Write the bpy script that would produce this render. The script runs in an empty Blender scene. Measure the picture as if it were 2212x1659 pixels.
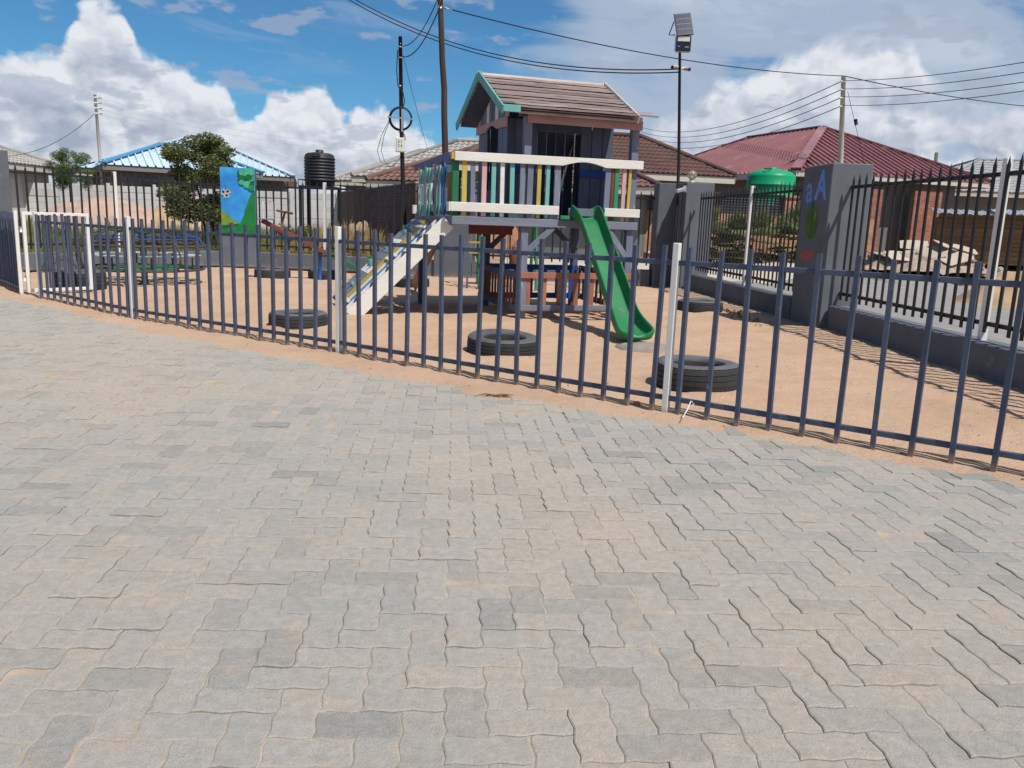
import bpy, bmesh, math, random
import numpy as np
from math import sin, cos, pi, radians, atan2, sqrt
from mathutils import Vector, Matrix, noise as mnoise

random.seed(7)
scene = bpy.context.scene
col = scene.collection

# ------------------------------------------------------------------ camera
TH = radians(11.194); RO = radians(2.062); CAMZ = 1.32
fw = Vector((0, cos(TH), -sin(TH))); rt0 = Vector((1, 0, 0)); up0 = Vector((0, sin(TH), cos(TH)))
rt = rt0*cos(RO)+up0*sin(RO); up = up0*cos(RO)-rt0*sin(RO)
cam_d = bpy.data.cameras.new('camera'); cam = bpy.data.objects.new('camera', cam_d); col.objects.link(cam)
cam.matrix_world = Matrix(((rt.x, up.x, -fw.x, 0), (rt.y, up.y, -fw.y, 0), (rt.z, up.z, -fw.z, CAMZ), (0, 0, 0, 1)))
cam_d.sensor_width = 36; cam_d.lens = 36*1780/2212; cam_d.clip_start = .05; cam_d.clip_end = 6000
scene.camera = cam

# ------------------------------------------------------------------ sun and sky
SHX, SHY = -.386, .447                      # shadow of a 1 m stick on the ground
sv = Vector((-SHX, -SHY, 1)).normalized()
sun_d = bpy.data.lights.new('sun', 'SUN'); sun = bpy.data.objects.new('sun', sun_d); col.objects.link(sun)
sun_d.energy = 4.6; sun_d.angle = radians(.53); sun_d.color = (1, .95, .88)
sun.rotation_euler = sv.to_track_quat('Z', 'Y').to_euler(); sun.location = (0, 0, 20)

world = bpy.data.worlds.new('World'); scene.world = world; world.use_nodes = True
wn = world.node_tree; wn.nodes.clear()
def build_sky():
    N = wn.nodes; L = wn.links
    def mth(op, a, b=None, c=None, clamp=False):
        n = N.new('ShaderNodeMath'); n.operation = op; n.use_clamp = clamp
        for i, v in enumerate((a, b, c)):
            if v is None: continue
            if isinstance(v, (int, float)): n.inputs[i].default_value = v
            else: L.new(v, n.inputs[i])
        return n.outputs[0]
    def ss(x, lo, hi):
        n = N.new('ShaderNodeMapRange'); n.interpolation_type = 'SMOOTHSTEP'
        L.new(x, n.inputs[0])
        n.inputs[1].default_value = lo; n.inputs[2].default_value = hi; n.inputs[3].default_value = 0; n.inputs[4].default_value = 1
        return n.outputs[0]
    def comb(x, y, z):
        n = N.new('ShaderNodeCombineXYZ')
        for i, v in enumerate((x, y, z)):
            if isinstance(v, (int, float)): n.inputs[i].default_value = v
            else: L.new(v, n.inputs[i])
        return n.outputs[0]
    def noise(vec, scale, detail=5, rough=.55, dist=0):
        n = N.new('ShaderNodeTexNoise'); n.noise_dimensions = '2D'; L.new(vec, n.inputs['Vector']); n.inputs['Scale'].default_value = scale
        n.inputs['Detail'].default_value = detail; n.inputs['Roughness'].default_value = rough; n.inputs['Distortion'].default_value = dist
        return n.outputs[0]
    def voro(vec, scale, detail=2, rough=.55):
        n = N.new('ShaderNodeTexVoronoi'); n.voronoi_dimensions = '2D'; n.feature = 'F1'; L.new(vec, n.inputs['Vector']); n.inputs['Scale'].default_value = scale
        n.inputs['Detail'].default_value = detail; n.inputs['Roughness'].default_value = rough; n.normalize = True
        return n.outputs['Distance']
    def curve(x, pts):                       # x in radians -0.8..0.8 mapped to 0..1, values in rad *4
        n = N.new('ShaderNodeFloatCurve'); c = n.mapping.curves[0]
        xs = [((p[0]+.8)/1.6, p[1]*4) for p in pts]
        c.points[0].location = (0, xs[0][1]); c.points[1].location = (1, xs[-1][1])
        for p in xs: c.points.new(min(.999, max(.001, p[0])), p[1])
        n.mapping.update()
        t = mth('MULTIPLY_ADD', x, 1/1.6, .5, True); L.new(t, n.inputs['Value'])
        return mth('MULTIPLY', n.outputs[0], .25)
    def mixc(f, a, b):
        n = N.new('ShaderNodeMix'); n.data_type = 'RGBA'
        if isinstance(f, (int, float)): n.inputs[0].default_value = f
        else: L.new(f, n.inputs[0])
        for i, v in ((6, a), (7, b)):
            if isinstance(v, tuple): n.inputs[i].default_value = (*v, 1)
            else: L.new(v, n.inputs[i])
        return n.outputs[2]
    tc = N.new('ShaderNodeTexCoord'); sp = N.new('ShaderNodeSeparateXYZ'); L.new(tc.outputs['Generated'], sp.inputs[0])
    u = mth('ARCTAN2', sp.outputs[0], sp.outputs[1]); e = mth('ARCSINE', sp.outputs[2])
    # away from the framed azimuths the same cloud profile carries on, folded
    uf = mth('SUBTRACT', mth('PINGPONG', mth('ADD', u, .8), 1.6), .8)
    pos = comb(u, mth('MULTIPLY', e, 1.2), 0)
    wv = N.new('ShaderNodeTexNoise'); wv.noise_dimensions = '2D'; L.new(pos, wv.inputs['Vector']); wv.inputs['Scale'].default_value = 30; wv.inputs['Detail'].default_value = 2
    wm = N.new('ShaderNodeVectorMath'); wm.operation = 'MULTIPLY_ADD'; L.new(wv.outputs['Color'], wm.inputs[0]); wm.inputs[1].default_value = (.022, .022, 0); L.new(pos, wm.inputs[2]); posw = wm.outputs[0]
    sh = N.new('ShaderNodeVectorMath'); sh.operation = 'ADD'; L.new(posw, sh.inputs[0]); sh.inputs[1].default_value = (.006, .011, 0); posS = sh.outputs[0]   # a step towards the sun
    def puff(p, nd):
        a = voro(p, 17, 2, .55); a = mth('SUBTRACT', .42, mth('MULTIPLY', a, mth('ADD', a, .35)))
        b = noise(p, 22, nd, .6)
        return mth('ADD', mth('MULTIPLY', a, 1.25), mth('MULTIPLY', mth('SUBTRACT', b, .5), .9))
    p0 = puff(posw, 4); p1 = puff(posS, 3)
    top = curve(uf, [(-.78, .10), (-.62, .12), (-.545, .138), (-.50, .142), (-.485, .155), (-.472, .180), (-.45, .196), (-.432, .192), (-.42, .168), (-.405, .150), (-.372, .138), (-.345, .128), (-.33, .124), (-.311, .100),
                     (-.296, .106), (-.281, .122), (-.256, .126), (-.232, .133), (-.216, .118), (-.201, .099), (-.188, .117), (-.166, .119), (-.148, .099), (-.121, .090), (-.094, .085), (-.068, .089), (-.04, .07), (.0, .06), (.06, .055), (.12, .06), (.16, .075), (.19, .07), (.22, .062), (.28, .05), (.35, .055), (.45, .075), (.54, .08), (.65, .10), (.78, .10)])
    depth1 = mth('SUBTRACT', top, e)
    d1 = mth('ADD', mth('MULTIPLY', depth1, 30), mth('MULTIPLY', p0, .95))
    a1 = ss(d1, -.05, .32)
    topR = curve(uf, [(-.78, .12), (-.5, -.05), (.10, -.05), (.125, .06), (.146, .092), (.165, .118), (.206, .135), (.224, .158), (.254, .165), (.291, .184), (.329, .190), (.384, .192), (.411, .186), (.424, .168), (.436, .148), (.465, .132), (.49, .122), (.53, .118), (.6, .13), (.7, .05), (.78, .05)])
    botR = curve(uf, [(-.78, .05), (.1, .075), (.15, .085), (.21, .088), (.3, .09), (.4, .088), (.5, .08), (.78, .05)])
    dR = mth('ADD', mth('MULTIPLY', mth('MINIMUM', mth('SUBTRACT', topR, e), mth('MULTIPLY', mth('SUBTRACT', e, botR), .9)), 26), mth('MULTIPLY', p0, .9))
    aR = ss(dR, -.1, .5)
    # veil of thin stretched cloud, mostly to the right
    v0 = noise(comb(mth('ADD', u, 3.0), mth('MULTIPLY', e, 3.0), 0), 4.2, 5, .58, .3)
    side = ss(u, -.06, .10)
    veil = ss(mth('ADD', v0, mth('MULTIPLY', side, .30)), .54, .76)
    wisp = mth('MULTIPLY', ss(noise(comb(mth('ADD', u, mth('MULTIPLY', e, 1.3)), mth('MULTIPLY', e, 5.0), 0), 5.5, 5, .6, .4), .56, .82), .38)
    aV = mth('MAXIMUM', mth('MULTIPLY', veil, side), wisp)
    # light and shade inside the heaped cloud
    lit = mth('MULTIPLY', mth('SUBTRACT', p0, p1), 1.1)
    low = noise(comb(mth('ADD', u, 7.7), mth('MULTIPLY', e, 1.9), 0), 8.5, 4, .55)
    grey = ss(low, .36, .62)
    sh1 = mth('ADD', mth('ADD', .78, lit), mth('MULTIPLY', ss(depth1, .10, .0), .22))
    sh1 = mth('SUBTRACT', sh1, mth('MULTIPLY', mth('MULTIPLY', grey, ss(depth1, .0, .05)), .62))
    shR = mth('ADD', mth('ADD', .42, lit), mth('MULTIPLY', ss(mth('SUBTRACT', e, botR), .0, .09), .55))
    shR = mth('SUBTRACT', shR, mth('MULTIPLY', grey, .18))
    def cc(s_):
        return mixc(mth('MULTIPLY', s_, 1.0, clamp=True), (3.3, 3.9, 5.0), (7.3, 7.6, 8.1))
    # dark detached scraps drifting in front
    scr = mth('MULTIPLY', ss(noise(comb(mth('ADD', u, 1.9), mth('MULTIPLY', e, 2.6), 0), 12, 4, .55), .57, .66), ss(e, .0, .05))
    sky = N.new('ShaderNodeTexSky'); sky.sky_type = 'NISHITA'; sky.sun_disc = False
    sky.sun_elevation = math.asin(sv.z); sky.sun_rotation = atan2(sv.x, sv.y)
    sky.air_density = 1.0; sky.dust_density = .3; sky.ozone_density = 3.0; sky.altitude = 1000
    tint = N.new('ShaderNodeMix'); tint.data_type = 'RGBA'; tint.blend_type = 'MULTIPLY'; tint.inputs[0].default_value = 1
    L.new(sky.outputs[0], tint.inputs[6]); tint.inputs[7].default_value = (.39, .74, .90, 1)
    c = tint.outputs[2]
    c = mixc(mth('MULTIPLY', aV, .85), c, mixc(ss(v0, .5, .72), (4.1, 4.8, 5.9), (5.4, 6.0, 6.9)))
    c = mixc(aR, c, cc(shR))
    c = mixc(a1, c, cc(sh1))
    c = mixc(mth('MULTIPLY', scr, .6), c, (3.4, 4.0, 5.1))
    bg = N.new('ShaderNodeBackground'); L.new(c, bg.inputs[0]); bg.inputs[1].default_value = .1
    out = N.new('ShaderNodeOutputWorld'); L.new(bg.outputs[0], out.inputs[0])
build_sky()

scene.view_settings.view_transform = 'Standard'; scene.view_settings.look = 'None'
scene.view_settings.exposure = 0.10; scene.view_settings.gamma = 1; scene.view_settings.use_curve_mapping = False
scene.render.engine = 'CYCLES'; scene.cycles.max_bounces = 5; scene.cycles.diffuse_bounces = 2

# ------------------------------------------------------------------ helpers
def lin(r, g, b):
    f = lambda c: (c/255/12.92) if c/255 <= .04045 else ((c/255+.055)/1.055)**2.4
    return (f(r), f(g), f(b))

MATS = {}
def mat(name, c, rough=.8, var=.12, scale=6, bump=0, bscale=80, metal=0, spec=.3, stretch=None, wear=None, wear_t=.62, wear_scale=9, coat=0, c2=None, dust=0):
    """procedural paint / stone / wood: mottled colour, optional worn patches and fine relief"""
    m = bpy.data.materials.new(name); m.use_nodes = True; nt = m.node_tree; N = nt.nodes; L = nt.links
    b = N['Principled BSDF']; b.inputs['Roughness'].default_value = rough; b.inputs['Metallic'].default_value = metal
    b.inputs['Specular IOR Level'].default_value = spec
    if coat: b.inputs['Coat Weight'].default_value = coat; b.inputs['Coat Roughness'].default_value = .15
    tc = N.new('ShaderNodeTexCoord'); oi = N.new('ShaderNodeObjectInfo')
    mp = N.new('ShaderNodeMapping'); L.new(tc.outputs['Object'], mp.inputs[0])
    if stretch: mp.inputs['Scale'].default_value = stretch
    w = N.new('ShaderNodeMath'); w.operation = 'MULTIPLY'; w.inputs[1].default_value = 37; L.new(oi.outputs['Random'], w.inputs[0])
    def nz(s, d=5, r=.6):
        n = N.new('ShaderNodeTexNoise'); n.noise_dimensions = '4D'; L.new(mp.outputs[0], n.inputs['Vector']); L.new(w.outputs[0], n.inputs['W'])
        n.inputs['Scale'].default_value = s; n.inputs['Detail'].default_value = d; n.inputs['Roughness'].default_value = r
        return n.outputs[0]
    lo = tuple(x*(1-var) for x in c); hi = tuple(min(1, x*(1+var)) for x in (c2 or c))
    r = N.new('ShaderNodeValToRGB'); L.new(nz(scale), r.inputs[0])
    r.color_ramp.elements[0].position = .3; r.color_ramp.elements[1].position = .72
    r.color_ramp.elements[0].color = (*lo, 1); r.color_ramp.elements[1].color = (*hi, 1)
    out = r.outputs[0]
    hv = N.new('ShaderNodeHueSaturation'); L.new(out, hv.inputs['Color'])
    vv = N.new('ShaderNodeMapRange'); L.new(oi.outputs['Random'], vv.inputs[0]); vv.inputs[3].default_value = 1-var*.6; vv.inputs[4].default_value = 1+var*.6
    L.new(vv.outputs[0], hv.inputs['Value']); out = hv.outputs[0]
    if wear:
        t = N.new('ShaderNodeMapRange'); t.interpolation_type = 'SMOOTHSTEP'; L.new(nz(wear_scale, 8, .68), t.inputs[0])
        t.inputs[1].default_value = wear_t; t.inputs[2].default_value = wear_t+.07
        mx = N.new('ShaderNodeMix'); mx.data_type = 'RGBA'; L.new(t.outputs[0], mx.inputs[0]); L.new(out, mx.inputs[6]); mx.inputs[7].default_value = (*wear, 1)
        out = mx.outputs[2]
    if dust:                                            # sandy splash marks creeping up from the ground
        sz = N.new('ShaderNodeSeparateXYZ'); L.new(tc.outputs['Object'], sz.inputs[0])
        k = N.new('ShaderNodeMath'); k.operation = 'MULTIPLY_ADD'; L.new(nz(11, 6, .7), k.inputs[0]); k.inputs[1].default_value = dust*2.2; L.new(sz.outputs[2], k.inputs[2])
        t2 = N.new('ShaderNodeMapRange'); t2.interpolation_type = 'SMOOTHSTEP'; L.new(k.outputs[0], t2.inputs[0]); t2.inputs[1].default_value = dust*2.0; t2.inputs[2].default_value = dust*1.0; t2.inputs[4].default_value = .8
        mx = N.new('ShaderNodeMix'); mx.data_type = 'RGBA'; L.new(t2.outputs[0], mx.inputs[0]); L.new(out, mx.inputs[6]); mx.inputs[7].default_value = (.34, .23, .155, 1); out = mx.outputs[2]
    L.new(out, b.inputs['Base Color'])
    if bump:
        bp = N.new('ShaderNodeBump'); bp.inputs['Strength'].default_value = min(1, bump); bp.inputs['Distance'].default_value = .01
        L.new(nz(bscale, 6, .65), bp.inputs['Height']); L.new(bp.outputs[0], b.inputs['Normal'])
    MATS[name] = m
    return m

class MB:
    def __init__(s): s.v = []; s.f = []; s.sm = []; s.cv = []
    def add(s, vs, fs, smooth=False):
        o = len(s.v); s.v += [tuple(x) for x in vs]; s.f += [tuple(i+o for i in f) for f in fs]; s.sm += [smooth]*len(fs)
        return s
    def box(s, x0, x1, y0, y1, z0, z1, M=None):
        vs = [Vector((x, y, z)) for z in (z0, z1) for y in (y0, y1) for x in (x0, x1)]
        if M is not None: vs = [M @ v for v in vs]
        return s.add(vs, [(0, 2, 3, 1), (4, 5, 7, 6), (0, 1, 5, 4), (2, 6, 7, 3), (0, 4, 6, 2), (1, 3, 7, 5)])
    def bar(s, p, q, w, h, upv=(0, 0, 1)):
        p = Vector(p); q = Vector(q); d = (q-p); n = d.length; d.normalize(); u = Vector(upv)
        x = d.cross(u)
        if x.length < 1e-4: x = d.cross(Vector((0, 1, 0)))
        x.normalize(); u = x.cross(d)
        vs = [c+x*(a*w/2)+u*(b*h/2) for c in (p, q) for b in (-1, 1) for a in (-1, 1)]
        return s.add(vs, [(0, 2, 3, 1), (4, 5, 7, 6), (0, 1, 5, 4), (2, 6, 7, 3), (0, 4, 6, 2), (1, 3, 7, 5)])
    def tube(s, pts, r, n=8, cap=True, closed=False):
        pts = [Vector(p) for p in pts]; m = len(pts); rs = r if isinstance(r, (list, tuple)) else [r]*m
        rings = []; prev = None
        for i, p in enumerate(pts):
            if closed: t = pts[(i+1) % m]-pts[i-1]
            else: t = pts[min(i+1, m-1)]-pts[max(i-1, 0)]
            t.normalize()
            if prev is None: a = Vector((0, 0, 1)) if abs(t.z) < .9 else Vector((1, 0, 0))
            else: a = prev
            x = t.cross(a)
            if x.length < 1e-5: x = t.cross(Vector((0, 1, 0)))
            x.normalize(); y = x.cross(t); prev = y
            rings.append([p+(x*cos(2*pi*k/n)+y*sin(2*pi*k/n))*rs[i] for k in range(n)])
        vs = [v for R in rings for v in R]; fs = []
        for i in range(m if closed else m-1):
            j = (i+1) % m
            fs += [(i*n+k, i*n+(k+1) % n, j*n+(k+1) % n, j*n+k) for k in range(n)]
        s.add(vs, fs, True)
        if cap and not closed:
            o = len(s.v)-len(vs)
            s.f += [tuple(o+k for k in range(n)), tuple(o+(m-1)*n+n-1-k for k in range(n))]; s.sm += [False, False]
        return s
    def lathe(s, prof, n=32, c=(0, 0, 0), smooth=True, rad=None):
        vs = []; m = len(prof)
        for k in range(n):
            a = 2*pi*k/n
            for i, (r, z) in enumerate(prof):
                rr = r*(rad(a, i) if rad else 1)
                vs.append((c[0]+rr*cos(a), c[1]+rr*sin(a), c[2]+z))
        fs = [(k*m+i, ((k+1) % n)*m+i, ((k+1) % n)*m+i+1, k*m+i+1) for k in range(n) for i in range(m-1)]
        return s.add(vs, fs, smooth)
    def prism(s, poly, M, d):
        """poly 2-D outline mapped by M (x,y,0) and extruded d along M's z"""
        n = len(poly)
        a = [M @ Vector((x, y, 0)) for x, y in poly]; b = [M @ Vector((x, y, d)) for x, y in poly]
        return s.add(a+b, [tuple(range(n-1, -1, -1)), tuple(range(n, 2*n))]+[(i, (i+1) % n, n+(i+1) % n, n+i) for i in range(n)])
    def mesh(s, name, bevel=0, autos=False):
        me = bpy.data.meshes.new(name); me.from_pydata(s.v, [], s.f)
        me.polygons.foreach_set('use_smooth', s.sm); me.update()
        if bevel:
            bm = bmesh.new(); bm.from_mesh(me); bmesh.ops.remove_doubles(bm, verts=bm.verts, dist=1e-6)
            bmesh.ops.recalc_face_normals(bm, faces=bm.faces)
            bmesh.ops.bevel(bm, geom=[e for e in bm.edges if e.is_manifold and e.calc_face_angle(0) > .6], offset=bevel, segments=1, affect='EDGES', clamp_overlap=True)
            bm.to_mesh(me); bm.free()
        return me
    def build(s, name, m, parent=None, bevel=0, loc=(0, 0, 0), rz=0):
        return place(name, s.mesh(name, bevel), m, parent, loc, rz)

def place(name, me, m, parent=None, loc=(0, 0, 0), rz=0, M=None):
    o = bpy.data.objects.new(name, me); col.objects.link(o)
    if m is not None:
        if len(me.materials) == 0: me.materials.append(m)
        elif me.materials[0] != m:
            o.material_slots[0].link = 'OBJECT'; o.material_slots[0].material = m
    o.parent = parent
    if M is not None: o.matrix_local = M
    else: o.location = loc; o.rotation_euler = (0, 0, rz)
    return o
def tag(o, label, cat, group=None):
    o['label'] = label; o['category'] = cat
    if group: o['group'] = group
    return o
def thing(name, label, cat, loc=(0, 0, 0), rz=0, group=None):
    o = bpy.data.objects.new(name, None); col.objects.link(o); o.location = loc; o.rotation_euler = (0, 0, rz); o.empty_display_size = .2
    return tag(o, label, cat, group)
def struct(o, label=None, kind='structure'):
    o['kind'] = kind
    if label: o['label'] = label
    return o
def sst(x, a, b):
    t = min(1, max(0, (x-a)/(b-a))); return t*t*(3-2*t)
def fbm(x, y, z=0, o=4):
    return mnoise.fractal(Vector((x, y, z)), 1, 2, o)
def polyline_y(pts, x):
    for (x0, y0), (x1, y1) in zip(pts, pts[1:]):
        if x0 <= x <= x1: return y0+(y1-y0)*(x-x0)/(x1-x0)
    return pts[0][1] if x < pts[0][0] else pts[-1][1]
def seg(p, q):
    d = Vector(q)-Vector(p); return d.length, atan2(d.y, d.x)

# ------------------------------------------------------------------ materials
FENCE = mat('fence_blue', (.062, .078, .122), .55, .18, 9, .25, 120, wear=(.13, .135, .155), wear_t=.60, wear_scale=16, dust=.10)
WHITE = mat('white_paint', (.70, .69, .66), .5, .06, 5, .15, 90, wear=(.42, .37, .31), wear_t=.74, wear_scale=10, dust=.07)
WALL = mat('grey_plaster', (.126, .138, .160), .92, .12, 3.5, .5, 160, wear=(.19, .19, .20), wear_t=.62, wear_scale=5, dust=.13)
BLACK = mat('black_steel', (.022, .023, .026), .5, .25, 10, .15, 80)
RUBBER = mat('rubber', (.036, .037, .039), .75, .3, 5, .35, 60, wear=(.13, .10, .075), wear_t=.60, wear_scale=6)
SIDEW_LIT = mat('rubber_sidewall_sunlit', (.095, .098, .108), .65, .25, 5, .2, 60, wear=(.16, .13, .10), wear_t=.62, wear_scale=6)  # paler rubber: sunlight on the tyre's upper sidewall put into the colour
PGREY = mat('paint_blue_grey', (.165, .185, .25), .7, .2, 5, .4, 40, stretch=(1, 1, .25), wear=(.34, .35, .38), wear_t=.58, wear_scale=12)
PGREYD = mat('paint_slate', (.085, .10, .15), .75, .22, 6, .4, 40, stretch=(1, 1, .25), wear=(.05, .055, .07), wear_t=.66, wear_scale=12)
BEAMM = mat('paint_beam_grey', (.17, .185, .235), .75, .18, 6, .4, 40, stretch=(.3, 1, 1), wear=(.28, .27, .26), wear_t=.68, wear_scale=10)
PWHITE = mat('paint_white_wood', (.69, .67, .62), .7, .08, 6, .5, 45, stretch=(.3, 1, 1), wear=(.38, .34, .29), wear_t=.70, wear_scale=12)
PPINK = mat('paint_pink', (.47, .28, .275), .75, .15, 6, .5, 45, stretch=(.3, 1, 1), wear=(.36, .27, .24), wear_t=.64, wear_scale=11)
PPINKS = mat('paint_pink_slat', (.56, .35, .35), .7, .12, 6, .4, 45, stretch=(1, 1, .3))
PTURQ = mat('paint_turquoise', (.15, .38, .36), .65, .16, 6, .35, 45, stretch=(1, 1, .3), wear=(.10, .25, .24), wear_t=.67, wear_scale=13)
PYEL = mat('paint_yellow', (.44, .33, .075), .65, .16, 7, .35, 45, stretch=(1, 1, .3), wear=(.30, .22, .09), wear_t=.66, wear_scale=12)
PGREEN = mat('paint_dark_green', (.022, .13, .06), .6, .2, 7, .3, 45, stretch=(1, 1, .3))
PLEAF = mat('paint_green', (.03, .25, .11), .6, .2, 7, .3, 45, stretch=(1, 1, .3))
PBLUE = mat('paint_blue', (.018, .065, .28), .6, .2, 7, .3, 45)
PBLUEL = mat('paint_sky_blue', (.03, .20, .50), .6, .2, 7, .3, 45, wear=(.55, .54, .5), wear_t=.63, wear_scale=8)
PBROWN = mat('paint_red_brown', (.16, .055, .042), .75, .22, 6, .4, 45, stretch=(1, 1, .3), wear=(.22, .12, .09), wear_t=.64, wear_scale=10)
PTERRA = mat('paint_terracotta', (.32, .13, .085), .75, .2, 6, .4, 45, stretch=(1, 1, .3), wear=(.28, .2, .16), wear_t=.64, wear_scale=10)
ROOFW = mat('weathered_board', (.54, .46, .435), .9, .24, 5, .7, 34, stretch=(.22, 2, 2), wear=(.44, .35, .32), wear_t=.56, wear_scale=7)
SLIDE = mat('slide_plastic', (.014, .165, .06), .52, .18, 3, .08, 60, spec=.4, wear=(.075, .16, .085), wear_t=.54, wear_scale=7)
CONC = mat('concrete', (.36, .33, .29), .95, .16, 6, .6, 70)
POLEC = mat('concrete_pole', (.52, .49, .44), .9, .1, 4, .3, 70)
TIMBER = mat('creosote_pole', (.050, .030, .027), .85, .3, 5, .6, 50, stretch=(1, 1, .15), wear=(.085, .06, .05), wear_t=.6, wear_scale=9)
TIMBERD = mat('dark_pole', (.022, .018, .020), .8, .3, 5, .6, 50, stretch=(1, 1, .15), wear=(.09, .07, .06), wear_t=.66, wear_scale=9)
WIRE = mat('cable', (.012, .014, .022), .6, .1)
WIREL = mat('bare_wire', (.45, .46, .48), .5, .1)
GALV = mat('galvanised', (.42, .44, .46), .45, .12, 6, metal=.6)
BOXW = mat('meter_box_white', (.66, .66, .60), .5, .05)
TANKB = mat('tank_black', (.030, .034, .042), .5, .15, 3)
TANKG = mat('tank_green', (.005, .27, .12), .42, .08, 3)
LEAVES = {}

# ------------------------------------------------------------------ ground
EDGE = [(-40, 41), (-9.0, 13.5), (-7.38, 11.75), (-6.46, 10.98), (-4.18, 9.0), (-2.68, 7.92), (-1.38, 6.98), (-.2, 6.2), (.65, 5.72), (1.55, 5.28), (2.45, 4.62), (3.0, 4.2), (4.6, 2.95), (9, -.4)]
def terrain(x, y):
    """natural ground outside the yard: the street side rises gently away from the camera"""
    h = .52*sst(y, 18.5, 30)+.010*max(0, y-30)
    h += .05*fbm(x*.25, y*.25, 2)*sst(y, 19.5, 24)
    return h
def sand_z(x, y):
    e = y-polyline_y(EDGE, x)                       # >0 on the sand side
    d = e*.80
    z = -.05+.064*sst(d+.10*fbm(x*2.2, y*2.2, 5)+.07*fbm(x*9, y*9, 1), -.42, .20)
    z += (.014*fbm(x*1.4, y*1.4)+.015*fbm(x*4.2, y*4.2, 3)-.012*max(0, fbm(x*6.5, y*6.5, 8)))*sst(d, -.1, .5)
    for tx_, ty_ in ((1.53, 6.74), (-.10, 8.22), (-2.53, 9.60), (2.95, 13.15)):       # drifts against the tyres
        r_ = sqrt((x-tx_)**2+(y-ty_)**2)
        if r_ < .8: z += .035*math.exp(-((r_-.36)/.10)**2)*(.6+.4*sin(3*atan2(y-ty_, x-tx_)+tx_*4))
    z -= .035*math.exp(-((x-1.55)/.35)**2-((y-8.75)/.3)**2)
    z += .05*math.exp(-((x-(4.38-.08*(y-6.9)))/.35)**2)*sst(y, 4, 5)*(1 if x < 4.5 else 0)
    z += .085*math.exp(-((x+2.2)/.75)**2-((y-10.75)/.9)**2)+.03*math.exp(-((x+.2)/1.3)**2-((y-11.6)/1.2)**2)
    return z

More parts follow.
